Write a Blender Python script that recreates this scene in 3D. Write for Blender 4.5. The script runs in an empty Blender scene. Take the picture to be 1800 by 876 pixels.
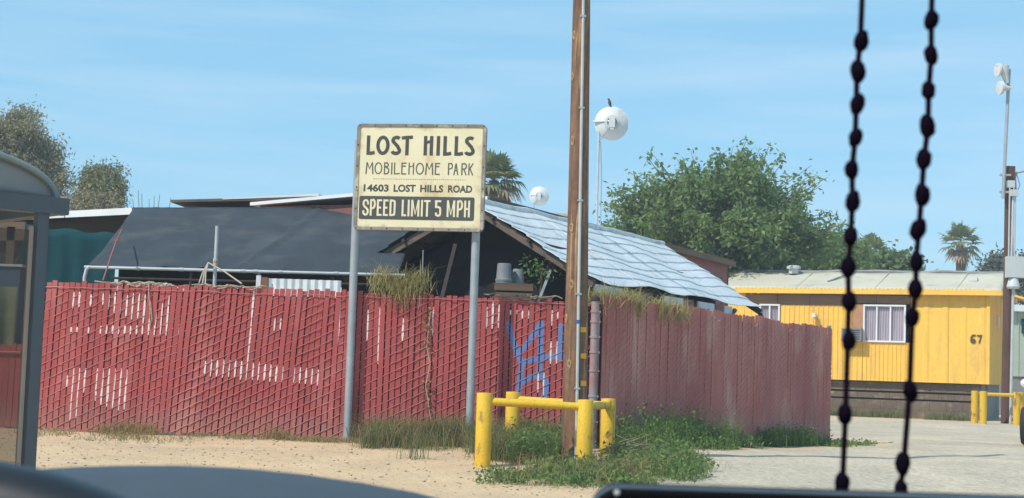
import bpy, bmesh, math, random
import numpy as np
from mathutils import Vector, Matrix

random.seed(7)
rng = np.random.default_rng(7)
R = math.radians
scene = bpy.context.scene
COL = scene.collection

# ------------------------------------------------------------------ camera
FPX = 2800.0                 # focal length in photograph pixels (1800 wide)
EYE = Vector((0.0, 0.0, 0.85))
PITCH, ROLL = R(4.43), R(1.85)
F_ = Vector((0, math.cos(PITCH), math.sin(PITCH)))
R0 = Vector((1, 0, 0)); U0 = Vector((0, -math.sin(PITCH), math.cos(PITCH)))
CR = R0 * math.cos(ROLL) + U0 * math.sin(ROLL)
CU = U0 * math.cos(ROLL) - R0 * math.sin(ROLL)
cam_d = bpy.data.cameras.new('camera')
cam = bpy.data.objects.new('camera', cam_d)
COL.objects.link(cam)
cam.matrix_world = Matrix(((CR.x, CU.x, -F_.x, EYE.x), (CR.y, CU.y, -F_.y, EYE.y), (CR.z, CU.z, -F_.z, EYE.z), (0, 0, 0, 1)))
cam_d.sensor_width = 36.0
cam_d.lens = 36.0 * FPX / 1800.0
cam_d.clip_start = 0.05
cam_d.clip_end = 3000
cam_d.dof.use_dof = True
cam_d.dof.focus_distance = 20.0
cam_d.dof.aperture_fstop = 26
scene.camera = cam

# ------------------------------------------------------------------ sky, sun, exposure
SUN_AZ, SUN_EL = R(50), R(48)            # azimuth: to the left of the viewer's back
S = Vector((-math.sin(SUN_AZ) * math.cos(SUN_EL), -math.cos(SUN_AZ) * math.cos(SUN_EL), math.sin(SUN_EL)))
world = bpy.data.worlds.new('World'); scene.world = world
world.use_nodes = True
wn = world.node_tree; wn.nodes.clear()
w_out = wn.nodes.new('ShaderNodeOutputWorld'); w_bg = wn.nodes.new('ShaderNodeBackground')
sky = wn.nodes.new('ShaderNodeTexSky'); sky.sky_type = 'NISHITA'; sky.sun_disc = False
sky.sun_elevation = SUN_EL
sky.sun_rotation = math.atan2(S.x, S.y)
sky.altitude = 100; sky.air_density = 1.0; sky.dust_density = 0.2; sky.ozone_density = 3.0
# thin cirrus, stretched along the horizon
tc = wn.nodes.new('ShaderNodeTexCoord'); mp = wn.nodes.new('ShaderNodeMapping')
mp.inputs['Scale'].default_value = (1.6, 1.6, 16.0); mp.inputs['Rotation'].default_value = (R(4), R(-5), R(20))
nz = wn.nodes.new('ShaderNodeTexNoise'); nz.inputs['Scale'].default_value = 2.6; nz.inputs['Detail'].default_value = 7; nz.inputs['Roughness'].default_value = 0.55
rp = wn.nodes.new('ShaderNodeValToRGB'); rp.color_ramp.elements[0].position = 0.42; rp.color_ramp.elements[1].position = 0.78
rp.color_ramp.elements[1].color = (0.36, 0.36, 0.36, 1)
mx = wn.nodes.new('ShaderNodeMixRGB'); mx.inputs['Color2'].default_value = (5.6, 6.6, 7.6, 1)
veil = wn.nodes.new('ShaderNodeMixRGB'); veil.inputs['Fac'].default_value = 0.62; veil.inputs['Color2'].default_value = (2.35, 5.35, 7.5, 1)   # even blue spring haze over the whole sky
SKY_STRENGTH = 0.12
w_bg.inputs['Strength'].default_value = SKY_STRENGTH
wl = wn.links.new
wl(tc.outputs['Generated'], mp.inputs['Vector']); wl(mp.outputs['Vector'], nz.inputs['Vector']); wl(nz.outputs['Fac'], rp.inputs['Fac'])
wl(rp.outputs['Color'], mx.inputs['Fac']); wl(sky.outputs['Color'], veil.inputs['Color1']); wl(veil.outputs['Color'], mx.inputs['Color1']); wl(mx.outputs['Color'], w_bg.inputs['Color'])
wl(w_bg.outputs['Background'], w_out.inputs['Surface'])

sun_d = bpy.data.lights.new('sun', 'SUN'); sun_d.energy = 3.6; sun_d.angle = R(0.53); sun_d.color = (1.0, 0.95, 0.87)
sun = bpy.data.objects.new('sun', sun_d); COL.objects.link(sun)
sun.rotation_euler = S.to_track_quat('Z', 'Y').to_euler(); sun.location = S * 60

vs = scene.view_settings
vs.view_transform = 'Standard'; vs.look = 'None'; vs.exposure = 0.18; vs.gamma = 1.0; vs.use_curve_mapping = False
scene.cycles.max_bounces = 6; scene.cycles.transparent_max_bounces = 12
scene.cycles.use_denoising = True

# ------------------------------------------------------------------ measuring helpers
def ray(px, py):
    return F_ * FPX + CR * (px - 900.0) + CU * (438.0 - py)
def P(px, py, Y):
    """point seen at photograph pixel px,py standing Y metres ahead of the viewer"""
    d = ray(px, py); return EYE + d * (Y / d.y)
def PX(px, Y, z):
    """world point at distance Y and height z that lies in image column px (pixel row solved)"""
    py = 500.0
    for _ in range(8):
        p = P(px, py, Y); py += (p.z - z) * FPX / Y
    return P(px, py, Y)
def sstep(a, b, v):
    t = min(1.0, max(0.0, (v - a) / (b - a))); return t * t * (3 - 2 * t)
def gz(x, y):
    return (-0.06 * min(6.6, max(0.0, 18.6 - y)) - 0.08 * sstep(1.5, 5, x) * (1 - sstep(30, 38, y)))
def G(px, py):
    d = ray(px, py); lo, hi = 5.0 / d.y, 80.0 / d.y
    for _ in range(60):
        t = (lo + hi) / 2; p = EYE + d * t
        if p.z > gz(p.x, p.y): lo = t
        else: hi = t
    return Vector((p.x, p.y, gz(p.x, p.y)))

# ------------------------------------------------------------------ materials
def pmat(name, c1, c2=None, scale=4.0, rough=0.7, metallic=0.0, bump=0.0, bscale=None, orand=0.0, island=0.0,
         stretch=(1, 1, 1), dirt=None, grain=None, spec=0.4, transl=0.0, detail=6, coat=0.0, coords='pos'):
    m = bpy.data.materials.new(name); m.use_nodes = True
    nt = m.node_tree; N = nt.nodes; L = nt.links.new
    b = N['Principled BSDF']
    b.inputs['Roughness'].default_value = rough; b.inputs['Metallic'].default_value = metallic
    b.inputs['Specular IOR Level'].default_value = spec
    if coat: b.inputs['Coat Weight'].default_value = coat
    c2 = c2 or tuple(x * 0.8 for x in c1)
    if coords == 'pos':
        g = N.new('ShaderNodeNewGeometry'); src = g.outputs['Position']
    else:
        g = N.new('ShaderNodeTexCoord'); src = g.outputs['Object']
    mpn = N.new('ShaderNodeMapping'); mpn.inputs['Scale'].default_value = stretch
    L(src, mpn.inputs['Vector'])
    n = N.new('ShaderNodeTexNoise'); n.inputs['Scale'].default_value = scale; n.inputs['Detail'].default_value = detail; n.inputs['Roughness'].default_value = 0.6
    L(mpn.outputs['Vector'], n.inputs['Vector'])
    mr = N.new('ShaderNodeMapRange'); mr.inputs['From Min'].default_value = 0.3; mr.inputs['From Max'].default_value = 0.7
    L(n.outputs['Fac'], mr.inputs['Value'])
    mixn = N.new('ShaderNodeMixRGB'); mixn.inputs['Color1'].default_value = (*c1, 1); mixn.inputs['Color2'].default_value = (*c2, 1)
    fac = mr.outputs['Result']
    if island:
        gi = N.new('ShaderNodeNewGeometry'); ad = N.new('ShaderNodeMixRGB'); ad.inputs['Fac'].default_value = island
        L(fac, ad.inputs['Color1']); L(gi.outputs['Random Per Island'], ad.inputs['Color2']); fac = ad.outputs['Color']
    L(fac, mixn.inputs['Fac']); col = mixn.outputs['Color']
    if dirt:
        dc, dscale, dlo, dhi = dirt[:4]
        n2 = N.new('ShaderNodeTexNoise'); n2.inputs['Scale'].default_value = dscale; n2.inputs['Detail'].default_value = 8; n2.inputs['Roughness'].default_value = 0.65
        L(mpn.outputs['Vector'], n2.inputs['Vector'])
        mr2 = N.new('ShaderNodeMapRange'); mr2.inputs['From Min'].default_value = dlo; mr2.inputs['From Max'].default_value = dhi
        L(n2.outputs['Fac'], mr2.inputs['Value'])
        mx2 = N.new('ShaderNodeMixRGB'); mx2.inputs['Color2'].default_value = (*dc, 1)
        L(mr2.outputs['Result'], mx2.inputs['Fac']); L(col, mx2.inputs['Color1']); col = mx2.outputs['Color']
    if grain:
        ng = N.new('ShaderNodeTexNoise'); ng.inputs['Scale'].default_value = grain[0]; ng.inputs['Detail'].default_value = 4; ng.inputs['Roughness'].default_value = 0.7
        L(src, ng.inputs['Vector'])
        mg = N.new('ShaderNodeMapRange'); mg.inputs['From Min'].default_value = 0.32; mg.inputs['From Max'].default_value = 0.68; mg.inputs['To Min'].default_value = 1 - grain[1]; mg.inputs['To Max'].default_value = 1 + grain[1] * 0.6
        L(ng.outputs['Fac'], mg.inputs['Value'])
        vg = N.new('ShaderNodeVectorMath'); vg.operation = 'SCALE'; L(col, vg.inputs[0]); L(mg.outputs['Result'], vg.inputs['Scale']); col = vg.outputs['Vector']
    if orand:
        oi = N.new('ShaderNodeObjectInfo'); mr3 = N.new('ShaderNodeMapRange')
        mr3.inputs['To Min'].default_value = 1 - orand; mr3.inputs['To Max'].default_value = 1 + orand
        L(oi.outputs['Random'], mr3.inputs['Value'])
        vm = N.new('ShaderNodeVectorMath'); vm.operation = 'SCALE'
        L(col, vm.inputs[0]); L(mr3.outputs['Result'], vm.inputs['Scale']); col = vm.outputs['Vector']
    L(col, b.inputs['Base Color'])
    if bump:
        nb = N.new('ShaderNodeTexNoise'); nb.inputs['Scale'].default_value = bscale or scale * 6; nb.inputs['Detail'].default_value = 6
        L(mpn.outputs['Vector'], nb.inputs['Vector'])
        bp = N.new('ShaderNodeBump'); bp.inputs['Strength'].default_value = 0.7; bp.inputs['Distance'].default_value = bump
        L(nb.outputs['Fac'], bp.inputs['Height']); L(bp.outputs['Normal'], b.inputs['Normal'])
    if transl:
        tr = N.new('ShaderNodeBsdfTranslucent'); ms = N.new('ShaderNodeMixShader'); ms.inputs['Fac'].default_value = transl
        L(col, tr.inputs['Color']); L(b.outputs['BSDF'], ms.inputs[1]); L(tr.outputs['BSDF'], ms.inputs[2])
        L(ms.outputs['Shader'], N['Material Output'].inputs['Surface'])
    m['colsock'] = 0
    return m

# ------------------------------------------------------------------ mesh helpers
class MB:
    def __init__(s): s.v = []; s.f = []
    def add(s, vs_, fs):
        o = len(s.v); s.v += [tuple(v) for v in vs_]; s.f += [tuple(i + o for i in f) for f in fs]; return s
    def box(s, c, size, ax=None):
        """box with centre c, full sizes, optional axes (three unit vectors)"""
        ax = ax or (Vector((1, 0, 0)), Vector((0, 1, 0)), Vector((0, 0, 1)))
        c = Vector(c); h = [d / 2 for d in size]; vv = []
        for i in (-1, 1):
            for j in (-1, 1):
                for k in (-1, 1): vv.append(c + ax[0] * (i * h[0]) + ax[1] * (j * h[1]) + ax[2] * (k * h[2]))
        return s.add(vv, [(0, 1, 3, 2), (4, 6, 7, 5), (0, 4, 5, 1), (2, 3, 7, 6), (0, 2, 6, 4), (1, 5, 7, 3)])
    def tube(s, pts, r, n=8, cap=True):
        pts = [Vector(p) for p in pts]; rs = r if isinstance(r, (list, tuple)) else [r] * len(pts)
        vv = []; ff = []; ref = None
        for i, p in enumerate(pts):
            t = (pts[min(i + 1, len(pts) - 1)] - pts[max(i - 1, 0)]).normalized()
            if ref is None: ref = Vector((0, 0, 1)) if abs(t.z) < 0.9 else Vector((1, 0, 0))
            a = t.cross(ref)
            if a.length < 1e-5: a = t.orthogonal()
            a.normalize(); b = t.cross(a).normalized(); ref = a.cross(t).normalized() if False else ref
            for k in range(n):
                q = 2 * math.pi * k / n; vv.append(p + (a * math.cos(q) + b * math.sin(q)) * rs[i])
        for i in range(len(pts) - 1):
            for k in range(n):
                k2 = (k + 1) % n; ff.append((i * n + k, i * n + k2, (i + 1) * n + k2, (i + 1) * n + k))
        if cap:
            ff.append(tuple(range(n))[::-1]); ff.append(tuple((len(pts) - 1) * n + k for k in range(n)))
        return s.add(vv, ff)
    def lathe(s, prof, o=(0, 0, 0), ax=None, n=24):
        """profile of (radius, height) turned about ax[2]"""
        ax = ax or (Vector((1, 0, 0)), Vector((0, 1, 0)), Vector((0, 0, 1))); o = Vector(o); vv = []; ff = []
        for (r, h) in prof:
            for k in range(n):
                q = 2 * math.pi * k / n; vv.append(o + (ax[0] * math.cos(q) + ax[1] * math.sin(q)) * max(r, 1e-4) + ax[2] * h)
        for i in range(len(prof) - 1):
            for k in range(n):
                k2 = (k + 1) % n; ff.append((i * n + k, i * n + k2, (i + 1) * n + k2, (i + 1) * n + k))
        ff.append(tuple(range(n))[::-1]); ff.append(tuple((len(prof) - 1) * n + k for k in range(n)))
        return s.add(vv, ff)
    def grid(s, fn, nu, nv):
        vv = [fn(i / nu, j / nv) for i in range(nu + 1) for j in range(nv + 1)]
        ff = [(i * (nv + 1) + j, (i + 1) * (nv + 1) + j, (i + 1) * (nv + 1) + j + 1, i * (nv + 1) + j + 1) for i in range(nu) for j in range(nv)]
        return s.add(vv, ff)
    def slab(s, poly, off):
        """polygon (3-D points) thickened by vector off"""
        poly = [Vector(p) for p in poly]; n = len(poly); off = Vector(off)
        return s.add(poly + [p + off for p in poly], [tuple(range(n))[::-1], tuple(range(n, 2 * n))] + [(i, (i + 1) % n, n + (i + 1) % n, n + i) for i in range(n)])
    def build(s, name, mat, parent=None, smooth=False, fix=True, solid=0.0):
        me = bpy.data.meshes.new(name); me.from_pydata(s.v, [], s.f)
        if fix:
            bm = bmesh.new(); bm.from_mesh(me); bmesh.ops.recalc_face_normals(bm, faces=bm.faces); bm.to_mesh(me); bm.free()
        return link(name, me, mat, parent, smooth, solid)
def link(name, me, mat, parent=None, smooth=False, solid=0.0):
    if mat and not me.materials: me.materials.append(mat)
    if smooth:
        me.polygons.foreach_set('use_smooth', [True] * len(me.polygons))
        if smooth == 'auto':
            bm = bmesh.new(); bm.from_mesh(me)
            for e in bm.edges:
                if len(e.link_faces) == 2 and e.calc_face_angle(0) > R(35): e.smooth = False
            bm.to_mesh(me); bm.free()
    o = bpy.data.objects.new(name, me); COL.objects.link(o)
    if solid:
        md = o.modifiers.new('thickness', 'SOLIDIFY'); md.thickness = solid; md.offset = 0
    if parent: adopt(o, parent)
    return o
def adopt(o, parent):
    o.parent = parent
    q = parent; M = Matrix.Identity(4)
    chain = []
    while q: chain.append(q); q = q.parent
    for q in reversed(chain):
        M = M @ (q.matrix_parent_inverse if q.parent else Matrix.Identity(4)) @ Matrix.LocRotScale(q.location, q.rotation_euler, q.scale)
    o.matrix_parent_inverse = M.inverted()
def thing(name, loc, label, cat, group=None):
    o = bpy.data.objects.new(name, None); o.empty_display_size = 0.2; COL.objects.link(o); o.location = Vector(loc)
    return tag(o, label, cat, group)
def tag(o, label=None, cat=None, group=None, kind=None):
    if label: o['label'] = label
    if cat: o['category'] = cat
    if group: o['group'] = group
    if kind: o['kind'] = kind
    return o
def quads_obj(name, V, mat, parent=None, nper=4):
    """numpy array (n, nper, 3) of separate faces -> one mesh object"""
    n = V.shape[0]; me = bpy.data.meshes.new(name)
    me.vertices.add(n * nper); me.vertices.foreach_set('co', V.reshape(-1).astype(np.float32))
    me.loops.add(n * nper); me.loops.foreach_set('vertex_index', np.arange(n * nper, dtype=np.int32))
    me.polygons.add(n); me.polygons.foreach_set('loop_start', np.arange(0, n * nper, nper, dtype=np.int32))
    me.polygons.foreach_set('loop_total', np.full(n, nper, dtype=np.int32))
    me.update(calc_edges=True); me.validate()
    return link(name, me, mat, parent)
def leaves_np(C, length, width, droop=0.0, up=0.0):
    """diamond leaves about centres C (n,3)"""
    n = len(C)
    d = rng.normal(size=(n, 3)); d[:, 2] = d[:, 2] * 0.7 - droop + up; d /= np.linalg.norm(d, axis=1)[:, None]
    e = rng.normal(size=(n, 3)); e -= (e * d).sum(1)[:, None] * d; e /= np.linalg.norm(e, axis=1)[:, None]
    l = length * rng.uniform(0.6, 1.25, (n, 1)); w = width * rng.uniform(0.7, 1.2, (n, 1))
    return np.stack([C, C + d * l * 0.45 + e * w * 0.5, C + d * l, C + d * l * 0.45 - e * w * 0.5], 1)
def blades_np(B, h, w, lean=0.35, curl=0.3):
    """grass blades rooted at B (n,3), each a bent quad + tip, returned as (2n,4,3)"""
    n = len(B); a = rng.uniform(0, 2 * math.pi, n); dirv = np.stack([np.cos(a), np.sin(a), np.zeros(n)], 1)
    b = rng.uniform(0, 2 * math.pi, n); side = np.stack([np.cos(b), np.sin(b), np.zeros(n)], 1)
    hh = (h * rng.uniform(0.45, 1.15, n))[:, None] if np.isscalar(h) else (h * rng.uniform(0.55, 1.15, n))[:, None]
    ww = (w * rng.uniform(0.6, 1.2, n))[:, None]; ln = rng.uniform(0, lean, n)[:, None]; cu = rng.uniform(0, curl, n)[:, None]
    z = np.array([0, 0, 1.0])
    m = B + z * hh * 0.55 + dirv * hh * ln * 0.4
    t = B + z * hh * (1 - cu * 0.5) + dirv * hh * (ln + cu)
    q1 = np.stack([B - side * ww * 0.5, B + side * ww * 0.5, m + side * ww * 0.4, m - side * ww * 0.4], 1)
    q2 = np.stack([m - side * ww * 0.4, m + side * ww * 0.4, t + side * ww * 0.06, t - side * ww * 0.06], 1)
    return np.concatenate([q1, q2], 0)

# ------------------------------------------------------------------ material set
M = {}
M['sand'] = pmat('sandy_soil', (0.66, 0.475, 0.295), (0.56, 0.395, 0.24), 0.9, 0.95, bump=0.03, bscale=9, grain=(28, 0.16), dirt=((0.48, 0.35, 0.235), 1.3, 0.50, 0.72), spec=0.1)
M['road'] = pmat('gravel', (0.57, 0.485, 0.365), (0.45, 0.385, 0.295), 0.7, 0.95, bump=0.05, bscale=10, grain=(14, 0.24), dirt=((0.62, 0.51, 0.375), 0.45, 0.48, 0.62), spec=0.1)
M['stone'] = pmat('pebble', (0.60, 0.48, 0.34), (0.40, 0.31, 0.22), 6, 0.9, island=0.8)
M['galv'] = pmat('galvanised_steel', (0.42, 0.45, 0.47), (0.33, 0.35, 0.37), 5, 0.5, 0.35, dirt=((0.30, 0.27, 0.24), 4, 0.58, 0.75))
M['galv_light'] = pmat('pale_pipe', (0.55, 0.57, 0.57), (0.44, 0.46, 0.46), 6, 0.5, 0.2)
M['yellow'] = pmat('yellow_safety_paint', (0.76, 0.47, 0.03), (0.68, 0.40, 0.025), 3, 0.55, dirt=((0.28, 0.15, 0.05), 6, 0.57, 0.66), spec=0.4, grain=(40, .14), bump=0.003, bscale=25, stretch=(1, 1, .6))
M['tagyellow'] = pmat('yellow_reflector', (0.75, 0.38, 0.02), (0.65, 0.32, 0.02), 6, 0.4)
M['black_cloth'] = pmat('black_shade_cloth', (0.050, 0.060, 0.072), (0.040, 0.048, 0.058), 1.2, 0.85, bump=0.004, bscale=70, dirt=((0.085, 0.088, 0.088), 1.3, 0.50, 0.72), stretch=(1, 1, 1.5), grain=(60, .12), spec=0.25)
M['dark_net'] = pmat('black_netting', (0.016, 0.018, 0.021), (0.030, 0.032, 0.036), 1.4, 0.9, stretch=(1, 1, 3), spec=0.1)
M['teal'] = pmat('teal_shade_cloth', (0.004, 0.058, 0.070), (0.005, 0.046, 0.058), 2.5, 0.85, bump=0.003, bscale=80, stretch=(1, 1, 6), spec=0.2)
M['white_trim'] = pmat('white_trim', (0.80, 0.80, 0.80), (0.70, 0.70, 0.70), 2, 0.5)
M['white'] = pmat('white_plastic', (0.68, 0.68, 0.66), (0.58, 0.58, 0.56), 3, 0.5, dirt=((0.45, 0.44, 0.41), 5, .58, .75))
M['brown'] = pmat('weathered_timber', (0.20, 0.13, 0.085), (0.12, 0.08, 0.055), 2.0, 0.85, stretch=(1, 1, 6), bump=0.004, bscale=40)
M['dark_wood'] = pmat('dark_timber', (0.06, 0.045, 0.04), (0.04, 0.03, 0.028), 3, 0.85)
M['brickred'] = pmat('faded_red_siding', (0.27, 0.115, 0.10), (0.21, 0.085, 0.075), 2, 0.85, dirt=((0.30, 0.20, 0.17), 4, 0.55, 0.72))
M['tan'] = pmat('tan_siding', (0.45, 0.36, 0.29), (0.38, 0.30, 0.24), 2, 0.85)
M['pole'] = pmat('treated_pole_wood', (0.27, 0.15, 0.085), (0.11, 0.06, 0.038), 2.4, 0.85, stretch=(9, 9, 0.55), bump=0.02, bscale=5, dirt=((0.50, 0.31, 0.16), 1.7, 0.53, 0.66), grain=(14, .22))
M['pole_far'] = pmat('dark_pole_wood', (0.12, 0.06, 0.045), (0.08, 0.04, 0.03), 3, 0.9, stretch=(5, 5, 0.5))
M['corrugated'] = pmat('weathered_roof_sheet', (0.66, 0.68, 0.69), (0.56, 0.58, 0.59), 2.2, 0.6, 0.0, dirt=((0.36, 0.36, 0.35), 2.6, 0.57, 0.72), grain=(22, .14))
M['rust'] = pmat('rusty_edge', (0.17, 0.12, 0.09), (0.10, 0.08, 0.07), 8, 0.8)
M['dry'] = pmat('dry_grass', (0.42, 0.33, 0.16), (0.26, 0.20, 0.09), 2, 0.9, island=0.85, transl=0.25, spec=0.1)
M['grass'] = pmat('green_weeds', (0.13, 0.17, 0.065), (0.25, 0.24, 0.12), 1.6, 0.8, island=0.7, transl=0.3, spec=0.15)
M['weed_dark'] = pmat('broadleaf_weeds', (0.10, 0.185, 0.055), (0.20, 0.28, 0.09), 2.0, 0.75, island=0.7, transl=0.3, spec=0.2)
M['yellow_weed'] = pmat('yellow_green_weeds', (0.36, 0.33, 0.13), (0.50, 0.42, 0.20), 2.0, 0.85, island=0.8, transl=0.3, spec=0.1)
M['leaf'] = pmat('green_leaves', (0.125, 0.215, 0.055), (0.27, 0.34, 0.12), 1.1, 0.5, island=0.7, transl=0.5, spec=0.4)
M['leaf2'] = pmat('light_green_leaves', (0.11, 0.17, 0.05), (0.19, 0.24, 0.10), 1.1, 0.55, island=0.7, transl=0.3)
M['eucalypt'] = pmat('olive_brown_leaves', (0.21, 0.20, 0.105), (0.37, 0.31, 0.18), 0.7, 0.7, island=0.45, transl=0.25, spec=0.2)
M['eucalypt_green'] = pmat('olive_green_leaves', (0.16, 0.18, 0.085), (0.29, 0.27, 0.14), 0.7, 0.7, island=0.5, transl=0.25, spec=0.2)
M['greybush'] = pmat('grey_green_leaves', (0.10, 0.12, 0.085), (0.16, 0.17, 0.13), 1.0, 0.8, island=0.6, transl=0.2)
M['palm'] = pmat('palm_leaf', (0.14, 0.185, 0.075), (0.26, 0.28, 0.13), 1.0, 0.5, island=0.7, transl=0.2)
M['palm_dry'] = pmat('dead_palm_leaf', (0.42, 0.34, 0.23), (0.27, 0.21, 0.14), 1.0, 0.85, island=0.7, transl=0.15)
M['bark'] = pmat('bark', (0.15, 0.11, 0.08), (0.09, 0.065, 0.05), 3, 0.9, stretch=(4, 4, 1), bump=0.02)
M['grey_box'] = pmat('grey_enamel', (0.55, 0.57, 0.56), (0.48, 0.50, 0.49), 3, 0.5)
M['black_plastic'] = pmat('black_plastic', (0.006, 0.006, 0.008), (0.009, 0.009, 0.011), 20, 0.35, spec=0.5)
M['glass_dark'] = pmat('dark_glass', (0.02, 0.025, 0.03), (0.03, 0.035, 0.04), 2, 0.08, spec=0.6)
M['rope'] = pmat('pale_rope', (0.50, 0.42, 0.32), (0.40, 0.33, 0.25), 20, 0.9)
M['strap'] = pmat('red_strap', (0.34, 0.12, 0.09), (0.25, 0.09, 0.07), 20, 0.8)
M['bucket'] = pmat('grey_bucket', (0.24, 0.25, 0.26), (0.17, 0.18, 0.19), 5, 0.6)
M['bluebox'] = pmat('blue_grey_plastic', (0.10, 0.15, 0.24), (0.07, 0.10, 0.17), 4, 0.6)
M['steelgrey'] = pmat('blue_grey_paint', (0.085, 0.105, 0.125), (0.070, 0.088, 0.105), 3, 0.55, dirt=((0.14, 0.14, 0.14), 6, 0.62, 0.8))
M['concrete'] = pmat('concrete', (0.40, 0.38, 0.34), (0.33, 0.31, 0.28), 5, 0.9, bump=0.004)
M['unpainted'] = pmat('bare_white_slat', (0.84, 0.75, 0.71), (0.74, 0.60, 0.56), 8, 0.6)

# red fence paint with overspray, dust near the soil and a spray-painted tag
FENCE_Y = 18.95
def fence_material(name, base, base2, tagsegs=None, orand=0.08):
    m = pmat(name, base, base2, 1.3, 0.75, orand=orand, stretch=(1, 1, 0.35), dirt=((base[0] * 1.25, base[1] * 1.9, base[2] * 1.8), 2.2, 0.52, 0.80), spec=0.2)
    nt = m.node_tree; N = nt.nodes; L = nt.links.new; b = N['Principled BSDF']
    col = b.inputs['Base Color'].links[0].from_socket
    g = N.new('ShaderNodeNewGeometry'); sp = N.new('ShaderNodeSeparateXYZ'); L(g.outputs['Position'], sp.inputs[0])
    # splashed dust on the lowest half metre
    nn = N.new('ShaderNodeTexNoise'); nn.inputs['Scale'].default_value = 3.5; nn.inputs['Detail'].default_value = 7
    ma = N.new('ShaderNodeMath'); ma.operation = 'MULTIPLY_ADD'; ma.inputs[1].default_value = 0.9; L(nn.outputs['Fac'], ma.inputs[0]); ma.inputs[2].default_value = -0.30
    sb = N.new('ShaderNodeMath'); sb.operation = 'SUBTRACT'; L(ma.outputs[0], sb.inputs[0]); L(sp.outputs['Z'], sb.inputs[1])
    mr = N.new('ShaderNodeMapRange'); mr.inputs['From Min'].default_value = -0.25; mr.inputs['From Max'].default_value = 0.25; mr.inputs['To Max'].default_value = 0.55
    L(sb.outputs[0], mr.inputs['Value'])
    mx = N.new('ShaderNodeMixRGB'); mx.inputs['Color2'].default_value = (0.42, 0.27, 0.22, 1)
    L(mr.outputs['Result'], mx.inputs['Fac']); L(col, mx.inputs['Color1']); col = mx.outputs['Color']
    if tagsegs:
        cb = N.new('ShaderNodeCombineXYZ'); L(sp.outputs['X'], cb.inputs[0]); L(sp.outputs['Z'], cb.inputs[1])
        last = None
        for (ax_, az, bx_, bz) in tagsegs:
            A = Vector((ax_, az, 0)); D = Vector((bx_ - ax_, bz - az, 0)); l2 = max(D.length_squared, 1e-6)
            v1 = N.new('ShaderNodeVectorMath'); v1.operation = 'SUBTRACT'; L(cb.outputs[0], v1.inputs[0]); v1.inputs[1].default_value = A
            v2 = N.new('ShaderNodeVectorMath'); v2.operation = 'DOT_PRODUCT'; L(v1.outputs[0], v2.inputs[0]); v2.inputs[1].default_value = D / l2
            cl = N.new('ShaderNodeClamp'); L(v2.outputs['Value'], cl.inputs[0])
            v3 = N.new('ShaderNodeVectorMath'); v3.operation = 'SCALE'; v3.inputs[0].default_value = D; L(cl.outputs[0], v3.inputs['Scale'])
            v4 = N.new('ShaderNodeVectorMath'); v4.operation = 'DISTANCE'; L(v1.outputs[0], v4.inputs[0]); L(v3.outputs[0], v4.inputs[1])
            if last is None: last = v4.outputs['Value']
            else:
                mn = N.new('ShaderNodeMath'); mn.operation = 'MINIMUM'; L(last, mn.inputs[0]); L(v4.outputs['Value'], mn.inputs[1]); last = mn.outputs[0]
        mr2 = N.new('ShaderNodeMapRange'); mr2.inputs['From Min'].default_value = 0.025; mr2.inputs['From Max'].default_value = 0.040
        mr2.inputs['To Min'].default_value = 0.82; mr2.inputs['To Max'].default_value = 0.0
        L(last, mr2.inputs['Value'])
        mx2 = N.new('ShaderNodeMixRGB'); mx2.inputs['Color2'].default_value = (0.10, 0.25, 0.52, 1)
        L(mr2.outputs['Result'], mx2.inputs['Fac']); L(col, mx2.inputs['Color1']); col = mx2.outputs['Color']
    L(col, b.inputs['Base Color'])
    return m
strokes = [[(894, 569), (899, 592), (908, 617), (918, 640), (914, 665), (911, 697)], [(952, 567), (940, 585), (924, 608), (908, 622)],
           [(952, 567), (950, 610), (948, 658)], [(916, 638), (950, 628), (987, 626)], [(914, 674), (932, 664), (950, 658), (962, 675), (956, 700)], [(986, 573), (983, 630)]]
tagsegs = []
for st in strokes:
    for a, b in zip(st[:-1], st[1:]):
        pa, pb = P(*a, FENCE_Y), P(*b, FENCE_Y); tagsegs.append((pa.x, pa.z, pb.x, pb.z))
M['fence_red'] = fence_material('red_fence_paint', (0.46, 0.098, 0.094), (0.36, 0.070, 0.069), tagsegs)
M['fence_wire'] = fence_material('red_painted_wire', (0.56, 0.20, 0.18), (0.46, 0.15, 0.14), tagsegs)
M['fence_dull'] = fence_material('dull_red_fence_paint', (0.52, 0.20, 0.165), (0.39, 0.115, 0.098), orand=0.035)
M['fence_dull_wire'] = fence_material('dull_red_wire', (0.54, 0.29, 0.25), (0.46, 0.225, 0.20))

# ------------------------------------------------------------------ ground
def axis_pts(lo, hi, fine_lo, fine_hi, step, grow=1.35):
    out = []; v = fine_lo
    while v <= fine_hi: out.append(v); v += step
    d = step
    while out[-1] < hi: d *= grow; out.append(out[-1] + d)
    d = step
    while out[0] > lo: d *= grow; out.insert(0, out[0] - d)
    return out
from mathutils import noise as mnoise
def rough_z(x, y):
    a = 0.018 * mnoise.noise(Vector((x * 0.9, y * 0.9, 3.1))) + 0.012 * mnoise.noise(Vector((x * 2.7, y * 2.7, 9.7)))
    return a * (1 - sstep(27, 29.5, y)) * (1 - sstep(13, 15.5, x))
xs = axis_pts(-1500, 1500, -9, 16, 0.22); ys = axis_pts(-40, 2500, 11, 30, 0.22)
gb = MB(); gb.v = [(x, y, gz(x, y) + rough_z(x, y) - 0.012) for x in xs for y in ys]
ny = len(ys)
gb.f = [(i * ny + j, (i + 1) * ny + j, (i + 1) * ny + j + 1, i * ny + j + 1) for i in range(len(xs) - 1) for j in range(ny - 1)]
ground = gb.build('ground', M['sand'], smooth=True, fix=False); tag(ground, 'sandy tan soil with scattered pebbles', kind='structure')

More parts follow.
